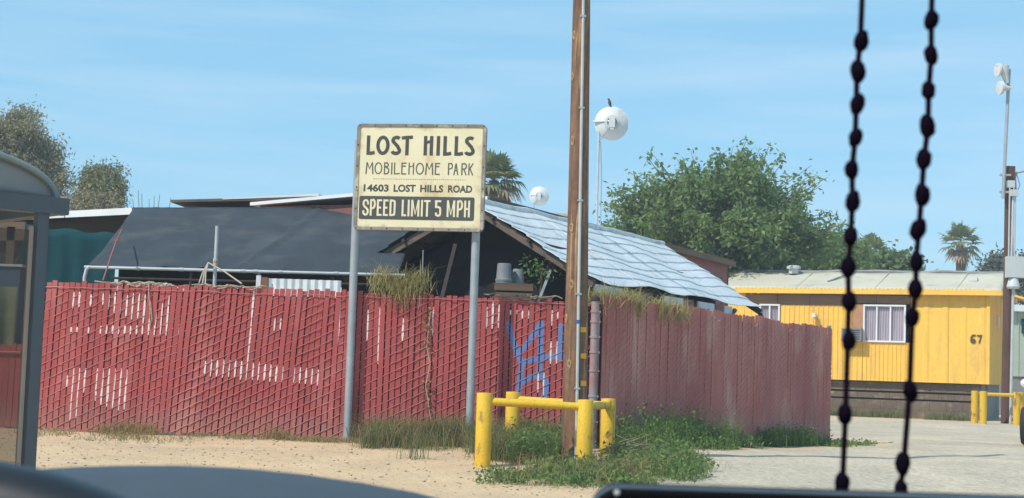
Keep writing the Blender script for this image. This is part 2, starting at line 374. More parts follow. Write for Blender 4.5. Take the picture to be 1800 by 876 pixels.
# pale gravel drive: passes right of the fence corner, towards the yellow home
def road_left(y):
    if y < 17.2: base = 0.2 + (17.2 - y) * 0.35
    else: base = 1.75 + (y - 19) * 0.66
    if 16.2 < y < 18.2: base = 0.2 + sstep(16.2, 18.2, y) * (1.75 + (y - 19) * .66 - 0.2 + 0.35)
    elif y >= 18.2 and y < 26: base += 0.35
    elif y >= 26: base = 6.6 - (y - 26) * 1.5
    return max(base, -20) + 0.16 * mnoise.noise(Vector((y * 1.7, 0.3, 0))) + 0.1 * mnoise.noise(Vector((y * 5, 7.3, 0)))
rb = MB(); ryy = []
y = 9.0
while y < 60: ryy.append(y); y += 0.2 if y < 32 else 1.0
NU = 90
for y in ryy:
    l = road_left(y)
    for i in range(NU + 1):
        x = l + (42 - l) * (i / NU) ** 1.8
        if y > 39.2: x = max(x, 12.3 + 0.2 * mnoise.noise(Vector((y * 3, 1, 1))))
        rb.v.append((x, y, gz(x, y) + rough_z(x, y) - 0.012 + 0.006 + (0.004 if i else -0.006)))
rb.f = [(j * (NU + 1) + i, j * (NU + 1) + i + 1, (j + 1) * (NU + 1) + i + 1, (j + 1) * (NU + 1) + i) for j in range(len(ryy) - 1) for i in range(NU)]
road = rb.build('gravel_road', M['road'], smooth=True, fix=False); tag(road, 'pale grey gravel drive beside the red fence', kind='structure')

# pebbles and clods
def clod(mb, c, r):
    pts = []
    for d in ((1, 0, 0), (-1, 0, 0), (0, 1, 0), (0, -1, 0), (0, 0, 1), (0, 0, -1)):
        pts.append(Vector(c) + Vector(d) * r * random.uniform(0.6, 1.2) * (0.6 if d[2] else 1))
    mb.add(pts, [(0, 2, 4), (2, 1, 4), (1, 3, 4), (3, 0, 4), (2, 0, 5), (1, 2, 5), (3, 1, 5), (0, 3, 5)])
pb = MB()
for _ in range(3800):
    y = random.uniform(14.2, 19) if random.random() < 0.6 else random.uniform(16, 34); x = random.uniform(-6, 3.5) if y < 18.6 else random.uniform(2.0, 11)
    clod(pb, (x, y, gz(x, y) + rough_z(x, y) - 0.004), random.choice((0.006, 0.007, 0.009, 0.012, 0.02)) * random.uniform(0.6, 1.2))
tag(pb.build('pebbles', M['stone'], fix=False), 'small pebbles and clods scattered on the ground', 'pebbles', kind='stuff')

# ------------------------------------------------------------------ slatted chain-link fence
def slat_mesh(name, w, h, t, bend, mat, seed):
    r = random.Random(seed); mb = MB(); n = 5
    for i in range(n + 1):
        z = h * i / n; xo = bend * (i / n) ** 2 + r.uniform(-0.003, 0.003)
        yo = r.uniform(-0.004, 0.004)
        zz = z + (r.uniform(-0.012, 0.012) if i == n else 0)
        for (sx, sy, dz) in ((-1, -1, 0), (1, -1, r.uniform(-0.012, 0.012) if i == n else 0), (1, 1, 0), (-1, 1, 0)):
            mb.v.append((xo + sx * w / 2, yo + sy * t / 2, zz + dz))
    for i in range(n):
        for k in range(4):
            mb.f.append((i * 4 + k, i * 4 + (k + 1) % 4, (i + 1) * 4 + (k + 1) % 4, (i + 1) * 4 + k))
    mb.f += [(3, 2, 1, 0), tuple(n * 4 + k for k in range(4))]
    me = bpy.data.meshes.new(name); me.from_pydata(mb.v, [], mb.f); me.materials.append(mat)
    return me
PITCHX = 0.0705
x_l, x_c = PX(38, FENCE_Y, 0.9).x, PX(1038, FENCE_Y, 0.9).x
front = thing('slatted_fence', (x_l, FENCE_Y, 0), 'tall red slatted chain-link fence with blue graffiti, facing the sandy verge', 'fence')
variants = [slat_mesh('slat', 0.0575, 1.76, 0.012, bnd, M['fence_red'], i) for i, bnd in enumerate((0.0, 0.0, 0.007, 0.012, 0.018, 0.024))]
def lean_of(x):
    px = 900 + (x * 147.7)
    if px < 180: return 0.045
    if px < 330: return 0.045 + (px - 180) / 150 * 0.035
    if px < 520: return 0.080
    if px < 640: return 0.080 - (px - 520) / 120 * 0.075
    return 0.006
front_wave = lambda x: 0.02 * math.sin(x * 2.1 + 1) + 0.012 * math.sin(x * 5.3)
nslat = int((x_c - x_l) / PITCHX)
slat_x = []
for i in range(nslat):
    x = x_l + PITCHX * (i + 0.5) + random.uniform(-0.0015, 0.0015)
    ln = lean_of(x)
    me = variants[min(5, int(ln / 0.08 * 5.2)) if ln > 0.03 else random.choice((0, 1))]
    o = bpy.data.objects.new('slat', me); COL.objects.link(o)
    zt = 0.0
    px = 900 + x * 147.7
    if 640 < px < 745: zt = -0.03
    if 762 < px: zt = -0.035
    o.location = (x - ln * 0.45, FENCE_Y + front_wave(x) + random.uniform(-0.0015, 0.0015), 0.0 + zt + random.uniform(-0.022, 0.016))
    o.rotation_euler = (random.uniform(-0.006, 0.006), ln * 0.55 + random.uniform(-0.0022, 0.0022), random.uniform(-0.05, 0.05))
    adopt(o, front); slat_x.append((x, ln))
# the slanting wires: one half of the weave runs before the slats, the other behind
def weave(mb, length, pos, h, slope, pitch, off, jit=0.006, rad=0.0052, sgn=1, n=4):
    s = -h / slope
    while s < length:
        pts = []; q = max(0.0, s) if sgn > 0 else s
        zz = 0.0
        a = s
        k = 0
        while True:
            t = a + k * PITCHX; z = (t - s) * slope + 0.02; k += 1
            if z > h or t > length: break
            if t < 0: continue
            pts.append(pos(t if sgn > 0 else length - t, z, off + (0.004 if k % 2 else -0.002)) + Vector((0, 0, random.uniform(-jit, jit))))
        if len(pts) > 1: mb.tube(pts, rad, n, cap=False)
        s += pitch * random.uniform(0.96, 1.04)
Lf = x_c - x_l
def pos_front(t, z, off):
    x = x_l + t
    return Vector((x + lean_of(x) * (z - 0.8) * 0.55, FENCE_Y + front_wave(x) + off, z - 0.01))
wb = MB(); weave(wb, Lf, pos_front, 1.70, 0.52, 0.205, -0.0104, rad=0.0040)
o = wb.build('wire_mesh', M['fence_wire'], front, fix=False); tag(o, 'red painted chain-link wires', kind='stuff')
wb = MB(); weave(wb, Lf, pos_front, 1.70, 0.52, 0.205, 0.018, sgn=-1)
o = wb.build('wire_mesh', M['fence_wire'], front, fix=False); tag(o, 'red painted chain-link wires', kind='stuff')
M['gap_shade_sheet'] = pmat('dark_red_gap_shade', (0.15, 0.035, 0.036), (0.11, 0.026, 0.028), 3, 0.9, spec=0.1)  # dark sheet added behind the slats so their gaps read as shade
mb = MB(); mb.grid(lambda u, v: pos_front(Lf * u, 0.02 + 1.66 * v, 0.032), 100, 3); mb.build('gap_shade_sheet', M['gap_shade_sheet'], front, smooth=True, solid=0.003)
wb = MB(); wb.tube([Vector((x_l + Lf * i / 40, FENCE_Y + front_wave(x_l + Lf * i / 40) - 0.02, 1.69 + random.uniform(-.012, .012))) for i in range(41)], 0.005, 5)
wb.build('top_wire', M['fence_wire'], front)
for px in (70, 330, 640, 860):
    p = PX(px, FENCE_Y + 0.09, 0)
    mb = MB(); mb.tube([(p.x, FENCE_Y + 0.085, -0.05), (p.x + 0.02, FENCE_Y + 0.085, 1.66)], 0.03, 10); mb.build('post', M['galv'], front, smooth='auto')
# bare white strips where the paint missed the gaps: (px, y0, y1)
bare = [(129, 513, 542), (139, 513, 540), (161, 518, 538), (182, 514, 536), (192, 514, 544), (202, 514, 550), (213, 518, 555), (223, 519, 559), (233, 516, 562),
        (244, 516, 560), (253, 518, 569), (128, 575, 584), (138, 575, 584), (160, 575, 586), (180, 573, 587), (190, 571, 587), (200, 572, 587), (210, 574, 588),
        (220, 571, 588), (230, 573, 588), (240, 572, 588), (250, 572, 589), (260, 560, 589), (271, 535, 590), (281, 533, 590), (291, 520, 590), (311, 555, 590), (307, 517, 536),
        (123, 647, 740), (132, 647, 735), (143, 654, 690), (114, 660, 680), (154, 648, 668), (165, 650, 700), (174, 648, 705), (184, 648, 712), (194, 648, 715), (203, 648, 720), (213, 648, 722), (223, 650, 720),
        (358, 635, 660), (369, 632, 662), (379, 633, 662), (390, 632, 664), (400, 633, 663), (411, 634, 665), (422, 635, 668), (433, 560, 668), (445, 638, 668), (456, 636, 669), (467, 640, 670), (478, 641, 671), (489, 642, 672),
        (500, 643, 672), (511, 645, 673), (522, 646, 674), (533, 647, 675), (544, 648, 677), (555, 650, 678), (439, 510, 560), (594, 505, 605), (484, 560, 582), (495, 560, 580), (505, 560, 575),
        (858, 540, 578), (869, 530, 578), (879, 535, 577), (892, 545, 553), (903, 545, 552), (914, 545, 560), (925, 545, 560), (969, 545, 573), (967, 600, 640), (978, 600, 640), (955, 655, 695), (947, 660, 690), (975, 548, 560), (941, 655, 685), (668, 540, 640), (650, 545, 600), (712, 560, 600), (757, 540, 590)]
for (px, y0, y1) in bare:
    a, b = P(px, y1, FENCE_Y - 0.012), P(px + 1.5, y0, FENCE_Y - 0.012)
    # snap to the nearest gap between slats at mid height
    best = min(slat_x, key=lambda sx: abs(sx[0] + PITCHX / 2 + sx[1] * 0.55 * ((a.z + b.z) / 2 - 0.8) - (a.x + b.x) / 2))
    gx, ln = best[0] + PITCHX / 2, best[1] * 0.55
    mb = MB(); w = random.uniform(0.0085, 0.012)
    n = 4; fr = []
    for i in range(n + 1):
        z = a.z + (b.z - a.z) * i / n; x = gx + ln * (z - 0.8) + random.uniform(-.002, .002); y = FENCE_Y + front_wave(x) - 0.0080
        ww = w * (0.5 if i in (0, n) else random.uniform(0.8, 1.2)); fr.append((x, y, z, ww))
    for (x, y, z, ww) in fr: mb.v += [(x - ww, y, z), (x + ww, y, z), (x, y + 0.008, z)]
    for i in range(n): mb.f += [(i * 3 + k, i * 3 + (k + 1) % 3, i * 3 + 3 + (k + 1) % 3, i * 3 + 3 + k) for k in range(3)]
    mb.f += [(0, 1, 2), (n * 3 + 2, n * 3 + 1, n * 3)]
    mb.build('bare_strip', M['unpainted'], front, fix=False)

# the side fence running back from the corner
A0 = Vector((x_c + 0.10, FENCE_Y + 0.03, 0)); A1 = PX(1453, 25.1, 0.0); A1.z = 0
U = (A1 - A0); LEN = U.length; U.normalize(); NV = Vector((U.y, -U.x, 0))
side = thing('slatted_fence', A0, 'dull red slatted fence running back beside the gravel drive', 'fence')
svar = [slat_mesh('slat', 0.0685, 1.80, 0.012, b_, M['fence_dull'], 20 + i) for i, b_ in enumerate((0.0, 0.006, -0.006))]
side_wave = lambda t: 0.035 * math.sin(t * 1.9 + 0.6) + 0.035 * math.sin(t * 4.4) + 0.012 * math.sin(t * 9.7 + 1) + 0.05 * sstep(4, 5, t) * (1 - sstep(5.2, 6.2, t))
ang = math.atan2(U.y, U.x)
ns = int(LEN / PITCHX)
for i in range(ns):
    t = PITCHX * (i + 0.5); p = A0 + U * t + NV * (side_wave(t) + random.uniform(-.002, .002))
    o = bpy.data.objects.new('slat', random.choice(svar)); COL.objects.link(o)
    dw = (side_wave(t + .05) - side_wave(t - .05)) / .1
    o.location = (p.x, p.y, gz(p.x, p.y) + 0.0 + random.uniform(-.008, .008) + .012 * math.sin(t * 3.1)); o.rotation_euler = (random.uniform(-.004, .004), random.uniform(-.003, .003), ang - math.atan(dw) + random.uniform(-.025, .025))
    adopt(o, side)
def pos_side(t, z, off):
    p = A0 + U * t + NV * (side_wave(t) - off); return Vector((p.x, p.y, gz(p.x, p.y) + z))
wb = MB(); weave(wb, LEN, pos_side, 1.74, 0.52, 0.15, -0.013, rad=0.0048)
o = wb.build('wire_mesh', M['fence_dull_wire'], side, fix=False); tag(o, 'dull red chain-link wires', kind='stuff')
mb = MB(); mb.grid(lambda u, v: pos_side(LEN * u, 0.02 + 1.70 * v, 0.032), 100, 3); mb.build('gap_shade_sheet', M['gap_shade_sheet'], side, smooth=True, solid=0.003)  # same added dark sheet, giving shade to the side fence gaps
mb = MB(); p = A0 + U * (LEN + 0.03); mb.tube([(p.x, p.y, -.15), (p.x, p.y, 1.75)], 0.035, 12); mb.build('end_post', M['galv'], side, smooth='auto')
for t in (2.4, 4.9):
    p = A0 + U * t - NV * 0.10; mb = MB(); mb.tube([(p.x, p.y, -.1), (p.x, p.y, 1.66)], 0.03, 10); mb.build('post', M['galv'], side, smooth='auto')

# corner post with tension bands
c0 = PX(1039, FENCE_Y - 0.06, 0)
cp = thing('corner_post', (c0.x, c0.y, 0), 'banded steel corner post with flaking red paint behind the utility pole', 'fence post')
M['flaky'] = pmat('flaking_red_on_steel', (0.36, 0.34, 0.34), (0.36, 0.13, 0.12), 5, 0.65, 0.1, stretch=(1, 1, 0.5))
mb = MB(); mb.tube([(c0.x, c0.y, -.1), (c0.x, c0.y, 1.74)], 0.046, 16); mb.build('post', M['flaky'], cp, smooth='auto')
mb = MB(); mb.lathe([(0.052, 0), (0.056, 0.02), (0.05, 0.05), (0.02, 0.07)], (c0.x, c0.y, 1.725), n=16); mb.build('cap', M['dark_wood'], cp, smooth='auto')
for z in (0.3, 0.6, 0.9, 1.12, 1.3, 1.48, 1.6):
    mb = MB(); mb.lathe([(0.049, -0.014), (0.053, -0.012), (0.053, 0.012), (0.049, 0.014)], (c0.x, c0.y, z), n=16)
    mb.box((c0.x + 0.055, c0.y - 0.01, z), (0.03, 0.02, 0.02)); mb.build('tension_band', M['flaky'], cp)

# lower fence at the far left, behind the bus shelter
lw_x0 = PX(-260, 19.2, 0.5).x; lw_x1 = PX(34, 19.2, 0.5).x
low = thing('low_fence', (lw_x1, 19.2, 0), 'low dark red slatted fence seen through the bus shelter panel', 'fence')
lv = slat_mesh('slat', 0.062, 1.0, 0.012, 0.0, M['fence_red'], 77)
x = lw_x0
while x < lw_x1:
    o = bpy.data.objects.new('slat', lv); COL.objects.link(o); o.location = (x, 19.2, random.uniform(-.02, .01)); o.rotation_euler = (0, random.uniform(0, .03), random.uniform(-.1, .1)); adopt(o, low); x += PITCHX
mb = MB(); mb.tube([(lw_x0, 19.17, 0.9), (lw_x1, 19.17, 0.9)], 0.012, 8); mb.build('rail', M['fence_wire'], low)

# ------------------------------------------------------------------ sign
YAW = R(9)
SX = Vector((math.cos(YAW), -math.sin(YAW), 0)); SN = Vector((-math.sin(YAW), -math.cos(YAW), 0)); SZ = Vector((0, 0, 1))
sc_ = P(738, 312, 18.62)                      # centre of the board
SW, SH = 1.555, 1.262
def sp_(u, v, c=0.0):
    """u 0..1 across, v 0..1 down, c metres out of the face"""
    return sc_ + SX * ((u - 0.5) * SW) + SZ * ((0.5 - v) * SH) + SN * c
signo = thing('park_sign', (sc_.x, sc_.y, 0), 'cream mobilehome park sign board on two grey pipe posts', 'sign')
AXS = (SX, SN, SZ)
def sign_mat():
    m = pmat('cream_sign_face', (0.80, 0.72, 0.49), (0.74, 0.65, 0.42), 2.5, 0.55, dirt=((0.55, 0.38, 0.17), 2.8, 0.54, 0.80), spec=0.3, stretch=(1.3, 1.3, .8))
    nt = m.node_tree; N = nt.nodes; L = nt.links.new; b = N['Principled BSDF']; col = b.inputs['Base Color'].links[0].from_socket
    tcn = N.new('ShaderNodeTexCoord'); s_ = N.new('ShaderNodeSeparateXYZ'); L(tcn.outputs['Generated'], s_.inputs[0])
    def edge(sock):
        a = N.new('ShaderNodeMath'); a.operation = 'SUBTRACT'; L(sock, a.inputs[0]); a.inputs[1].default_value = 0.5
        q = N.new('ShaderNodeMath'); q.operation = 'ABSOLUTE'; L(a.outputs[0], q.inputs[0]); return q.outputs[0]
    mxx = N.new('ShaderNodeMath'); mxx.operation = 'MAXIMUM'; L(edge(s_.outputs['X']), mxx.inputs[0]); L(edge(s_.outputs['Z']), mxx.inputs[1])
    nn = N.new('ShaderNodeTexNoise'); nn.inputs['Scale'].default_value = 7; nn.inputs['Detail'].default_value = 7
    g = N.new('ShaderNodeNewGeometry'); L(g.outputs['Position'], nn.inputs['Vector'])
    ad = N.new('ShaderNodeMath'); ad.operation = 'MULTIPLY_ADD'; L(nn.outputs['Fac'], ad.inputs[0]); ad.inputs[1].default_value = 0.22; L(mxx.outputs[0], ad.inputs[2])
    mr = N.new('ShaderNodeMapRange'); mr.inputs['From Min'].default_value = 0.56; mr.inputs['From Max'].default_value = 0.66; mr.inputs['To Max'].default_value = 0.75
    L(ad.outputs[0], mr.inputs['Value'])
    mx_ = N.new('ShaderNodeMixRGB'); mx_.inputs['Color2'].default_value = (0.34, 0.22, 0.10, 1); L(mr.outputs['Result'], mx_.inputs['Fac']); L(col, mx_.inputs['Color1'])
    L(mx_.outputs['Color'], b.inputs['Base Color']); return m
M['sign'] = sign_mat()
M['sign_frame'] = pmat('weathered_sign_frame', (0.30, 0.265, 0.21), (0.19, 0.165, 0.14), 6, 0.65, dirt=((0.62, 0.56, 0.42), 5, 0.52, 0.7))
M['sign_ink'] = pmat('faded_black_ink', (0.045, 0.048, 0.044), (0.075, 0.076, 0.066), 5, 0.6, dirt=((0.20, 0.18, 0.12), 6, 0.66, 0.85))
M['sign_ink_thin'] = pmat('faded_grey_ink', (0.085, 0.084, 0.070), (0.13, 0.122, 0.095), 7, 0.6)
M['sign_black'] = pmat('faded_black_panel', (0.058, 0.060, 0.060), (0.085, 0.086, 0.082), 4, 0.6)
M['sign_cream'] = pmat('cream_letters', (0.78, 0.70, 0.46), (0.70, 0.62, 0.40), 6, 0.6)
# board back, face, rounded frame
def rrect(u0, v0, u1, v1, r, c, n=5):
    pts = []; w_, h_ = SW, SH
    ru, rv = r / w_, r / h_
    for (cu, cv, a0) in ((u1 - ru, v0 + rv, 0), (u0 + ru, v0 + rv, 90), (u0 + ru, v1 - rv, 180), (u1 - ru, v1 - rv, 270)):
        for k in range(n + 1):
            a = R(a0 + 90 * k / n); pts.append(sp_(cu + ru * math.cos(a), cv - rv * math.sin(a), c))
    return pts
mb = MB(); mb.slab(rrect(0.004, 0.004, 0.996, 0.996, 0.05, -0.01), SN * 0.016); mb.build('face_panel', M['sign'], signo)
mb = MB(); mb.slab(rrect(0.01, 0.01, 0.99, 0.99, 0.05, -0.055), SN * 0.042); mb.build('back_panel', M['sign_frame'], signo)
fb = MB(); out_, inn = rrect(0, 0, 1, 1, 0.055, 0.018), rrect(0.026, 0.030, 0.974, 0.970, 0.028, 0.014); ob, ib = rrect(0, 0, 1, 1, 0.055, -0.06), rrect(0.026, 0.030, 0.974, 0.970, 0.028, 0.003)
n = len(out_)
fb.v = [tuple(p) for p in out_ + inn + ob + ib]
for i in range(n):
    j = (i + 1) % n; fb.f += [(i, j, n + j, n + i), (2 * n + i, 2 * n + j, j, i), (n + i, n + j, 3 * n + j, 3 * n + i)]
fb.build('frame', M['sign_frame'], signo)
for (u, v) in [(0.02 + 0.12 * i, 0.016) for i in range(9)] + [(0.02 + 0.12 * i, 0.985) for i in range(9)] + [(0.013, 0.2 + 0.2 * i) for i in range(4)] + [(0.987, 0.2 + 0.2 * i) for i in range(4)]:
    mb = MB(); mb.lathe([(0.010, 0), (0.010, 0.003), (0.005, 0.006)], sp_(u, v, 0.0165), (SX, SZ, SN), n=8); mb.build('screw', M['rust'], signo)
# lettering
def stroke(mb, pts, w, c, closed=False, th=0.0012):
    """flat ribbon along sign coordinates given in photograph-zoom units; pts as sign (u,v) points"""
    Q = [Vector((u * SW, -v * SH)) for (u, v) in pts]; n = len(Q); ws = w if isinstance(w, (list, tuple)) else [w] * n
    Lf_, Rt = [], []
    for i in range(n):
        if closed: a, b = Q[(i - 1) % n], Q[(i + 1) % n]
        else: a, b = Q[max(i - 1, 0)], Q[min(i + 1, n - 1)]
        t = (b - a).normalized(); nn_ = Vector((-t.y, t.x)); k = 1.0
        if 0 < i < n - 1 or closed:
            t1 = (Q[i] - Q[(i - 1) % n]).normalized(); cs = abs(t1.dot(t)); k = min(1.6, 1 / max(cs, 0.4))
        Lf_.append(Q[i] + nn_ * ws[i] / 2 * k); Rt.append(Q[i] - nn_ * ws[i] / 2 * k)
    o = len(mb.v)
    for q in Lf_ + Rt: mb.v.append(tuple(sp_(q.x / SW, -q.y / SH, c)))
    for i in range(n if closed else n - 1):
        j = (i + 1) % n; mb.f.append((o + i, o + j, o + n + j, o + n + i))
def zu(x): return (x - 57) / 933.0
def zv(y): return (y - 56) / 773.0
_c = [0]
def glyph(mb, ch, x0, x1, y0, y1, w, style='nouveau', c0=0.0075):
    """x,y in zoomed picture units; y down"""
    def S_(pts, ww=w, closed=False):
        _c[0] = (_c[0] + 1) % 6
        stroke(mb, [(zu(x0 + (x1 - x0) * a), zv(y0 + (y1 - y0) * b)) for a, b in pts], [q * k for q in [1] for k in ww] if isinstance(ww, list) else ww, c0 + 0.00025 * _c[0], closed)
    kx = w / SW * 933 / (x1 - x0) / 2; ky = w / SH * 773 / (y1 - y0) / 2
    l, r, t, b = kx, 1 - kx, ky, 1 - ky
    def arc(cx, cy, rx, ry, a0, a1, n=14): return [(cx + rx * math.cos(R(a0 + (a1 - a0) * i / n)), cy - ry * math.sin(R(a0 + (a1 - a0) * i / n))) for i in range(n + 1)]
    nv_ = style == 'nouveau'
    hi = 0.30 if nv_ else 0.5
    if ch == 'L': S_([(l, 0), (l, 1)]); S_([(0, b), (0.6, b), (1, b - (0.04 if nv_ else 0))])
    elif ch == 'I': S_([(0.5, 0), (0.5, 1)])
    elif ch == 'O': S_(arc(0.5, 0.5, 0.5 - kx, 0.5 - ky, 0, 360, 28)[:-1], closed=True)
    elif ch == 'T': S_([(0.5, t), (0.5, 1)]); S_([(0, t + (0.03 if nv_ else 0)), (0.5, t), (1, t - (0.02 if nv_ else 0))])
    elif ch == 'S':
        if nv_: S_(arc(0.56, 0.24, 0.34 - 0.0, 0.24 - ky, 40, 200, 12) + [(0.45, 0.42), (0.66, 0.54)] + arc(0.5, 0.76, 0.5 - kx, 0.24 - ky, 35, -165, 14))
        else: S_([(r, 0.32)] + arc(0.5, 0.22, 0.5 - kx, 0.22 - ky, 0, 180, 8) + [(l, 0.34), (0.35, 0.46), (0.65, 0.55), (r, 0.66)] + arc(0.5, 0.78, 0.5 - kx, 0.22 - ky, 0, -180, 8) + [(l, 0.68)])
    elif ch == 'H': S_([(l, 0), (l, 1)]); S_([(r, 0), (r, 1)]); S_([(l, hi + (0.06 if nv_ else 0)), (r, hi - (0.04 if nv_ else 0))], w * (0.8 if nv_ else 1))
    elif ch == 'E': S_([(l, 0), (l, 1)]); S_([(l, t), (1, t)]); S_([(l, b), (1, b)]); S_([(l, hi), (0.85, hi)])
    elif ch == 'M':
        if nv_: S_([(l + 0.1, 0), (l, 1)]); S_([(r - 0.1, 0), (r, 1)]); S_([(l + 0.1, 0.02), (0.5, 0.55), (r - 0.1, 0.02)], w * 0.9)
        else: S_([(l, 0), (l, 1)]); S_([(r, 0), (r, 1)]); S_([(l * 1.1, 0.0), (0.5, 0.86), (1 - l * 1.1, 0.0)], w * 0.85)
    elif ch == 'B': S_([(l, 0), (l, 1)]); S_([(l, t), (0.5, t)] + arc(0.5, 0.2, 0.38 - kx, 0.2 - ky, 90, -90, 8) + [(l, 0.4 - ky)]); S_([(l, 0.4), (0.5, 0.4)] + arc(0.5, 0.7, 0.5 - kx, 0.3 - ky, 90, -90, 10) + [(l, b)])
    elif ch == 'D': S_([(l, 0), (l, 1)]); S_([(l, t), (0.45, t), (r - 0.05, t + 0.04), (r, 0.18), (r, 0.82), (r - 0.05, b - 0.04), (0.45, b), (l, b)])
    elif ch in 'PR':
        lo = 0.5 if nv_ else 0.56
        S_([(l, 0), (l, 1)]); S_([(l, t), (0.5, t)] + arc(0.5, lo / 2, 0.5 - kx, lo / 2 - ky / 2, 90, -90, 10) + [(l, lo)])
        if ch == 'R': S_([(0.45, lo), (r, 1)])
    elif ch == 'A': S_([(l, 1), (0.5, 0.02)]); S_([(0.5, 0.02), (r, 1)]); S_([(0.2, 0.62), (0.8, 0.62)], w * 0.9)
    elif ch == 'K': S_([(l, 0), (l, 1)]); S_([(r, 0), (l * 1.4, 0.55)]); S_([(0.35, 0.48), (r, 1)])
    elif ch == '5': S_([(0.95, t), (l, t), (l, 0.46), (0.4, 0.40), (r - 0.05, 0.46), (r, 0.58), (r, 0.82), (r - 0.08, b - 0.03), (0.5, b), (l + 0.05, b - 0.05), (l, 0.74)])
def line(name, spec, y0, y1, w, mat, style, dy=0.0, c0=0.0075):
    for ch, a, b in spec:
        mb = MB(); glyph(mb, ch, a, b, y0, y1, w, style, c0); mb.build('letter', mat, signo, fix=False)
line('lettering', [('L', 130, 190), ('O', 200, 297), ('S', 303, 382), ('T', 384, 464), ('H', 544, 612), ('I', 638, 660), ('L', 685, 744), ('L', 766, 828), ('S', 834, 912)], 142, 284, 0.041, M['sign_ink'], 'nouveau')
line('lettering', [('M', 128, 187), ('O', 193, 250), ('B', 262, 302), ('I', 314, 324), ('L', 335, 378), ('E', 388, 425), ('H', 440, 480), ('O', 492, 552), ('M', 560, 620), ('E', 630, 667),
                   ('P', 724, 760), ('A', 763, 800), ('R', 820, 860), ('K', 870, 907)], 337, 424, 0.0145, M['sign_ink_thin'], 'nouveau')
# dashed rule
mb = MB(); k = 0; x = 188
while x < 850:
    w_ = random.uniform(5, 12); stroke(mb, [(zu(x), zv(458)), (zu(x + w_), zv(458))], 0.006, 0.0075); x += w_ + random.uniform(3, 8)
mb.build('dashed_rule', M['sign_ink_thin'], signo, fix=False)
def text_on_sign(txt, xa, xb, ya, yb, mat, bold, c):
    cu = bpy.data.curves.new('lettering', 'FONT'); cu.body = txt; cu.size = 1.0; cu.offset = bold; cu.resolution_u = 3
    to = bpy.data.objects.new('lettering', cu); COL.objects.link(to)
    dg = bpy.context.evaluated_depsgraph_get(); me = bpy.data.meshes.new_from_object(to.evaluated_get(dg)); bpy.data.objects.remove(to)
    co = [v.co.copy() for v in me.vertices]; x0, x1 = min(v.x for v in co), max(v.x for v in co); y0, y1 = min(v.y for v in co), max(v.y for v in co)
    for v, q in zip(me.vertices, co):
        v.co = sp_(zu(xa + (xb - xa) * (q.x - x0) / (x1 - x0)), zv(yb + (ya - yb) * (q.y - y0) / (y1 - y0)), c)
    # one object per character: gather the loose islands of the word
    bm = bmesh.new(); bm.from_mesh(me); seen = set()
    for v in bm.verts:
        if v.index in seen: continue
        stack, isl = [v], []
        seen.add(v.index)
        while stack:
            q = stack.pop(); isl.append(q)
            for e in q.link_edges:
                o_ = e.other_vert(q)
                if o_.index not in seen: seen.add(o_.index); stack.append(o_)
        idx = {q.index: i for i, q in enumerate(isl)}; m2 = bpy.data.meshes.new('letter')
        fs = {f for q in isl for f in q.link_faces}
        m2.from_pydata([q.co[:] for q in isl], [], [tuple(idx[w_.index] for w_ in f.verts) for f in fs]); link('letter', m2, mat, signo)
    bm.free()
for wd, a, b in (('14603', 120, 302), ('LOST', 338, 498), ('HILLS', 530, 695), ('ROAD', 730, 903)): text_on_sign(wd, a, b, 497, 551, M['sign_ink'], 0.034, 0.0075)
mb = MB(); mb.slab(rrect(zu(92), zv(583), zu(922), zv(752), 0.022, 0.0065), SN * 0.0015); mb.build('speed_panel', M['sign_black'], signo)
line('lettering', [('S', 118, 164), ('P', 172, 214), ('E', 222, 258), ('E', 268, 304), ('D', 314, 358), ('L', 402, 436), ('I', 444, 460), ('M', 470, 530), ('I', 540, 556), ('T', 562, 608), ('5', 642, 687), ('M', 726, 786), ('P', 798, 842), ('H', 850, 892)], 607, 727, 0.0235, M['sign_cream'], 'block', c0=0.0095)
# posts
for (pb, py_) in (((610, 768), 18.62 + 0.125 + 0.105), ((824, 766), 18.62 - 0.105 + 0.105)):
    base = PX(pb[0], py_, 0)
    mb = MB(); mb.tube([(base.x, py_, -0.1), (base.x, py_, 0.9), (base.x, py_, sc_.z + 0.45)], 0.048, 16)
    o = mb.build('post', M['galv'], signo, smooth='auto')

# ------------------------------------------------------------------ yellow pipe guard round the utility pole
def bollard(parent, b, top, r=0.083, name='bollard'):
    mb = MB(); mb.lathe([(r * 1.0, b.z - 0.1), (r, top - 0.006), (r * 0.96, top), (0.0, top + 0.004)], (b.x, b.y, 0), n=20)
    return mb.build(name, M['yellow'], parent, smooth='auto')
fl, fr = G(848, 819), G(1026, 824)
bl = Vector((P(900, 760, fl.y + 1.75).x, fl.y + 1.75, 0)); br = Vector((P(1068, 760, fr.y + 1.35).x, fr.y + 1.35, 0))
guard = thing('pipe_guard', ((fl.x + br.x) / 2, (fl.y + br.y) / 2, gz(0, 17)), 'yellow painted pipe bollards joined by rails around the utility pole', 'bollards')
tops = {}
for k, b, py in (('fl', fl, 691), ('fr', fr, 703), ('bl', bl, 689), ('br', br, 701)):
    b.z = gz(b.x, b.y); tops[k] = P({'fl': 852, 'fr': 1028, 'bl': 901, 'br': 1069}[k], py, b.y).z; bollard(guard, b, tops[k])
def rail(a, za, b, zb, r=0.042):
    mb = MB(); mb.tube([(a.x, a.y, za), (b.x, b.y, zb)], r, 14); return mb.build('rail', M['yellow'], guard, smooth='auto')
rail(fl, tops['fl'] - 0.085, fr, tops['fr'] - 0.075); rail(fr, tops['fr'] - 0.075, br, tops['br'] - 0.07); rail(bl, tops['bl'] - 0.085, br, tops['br'] - 0.075)

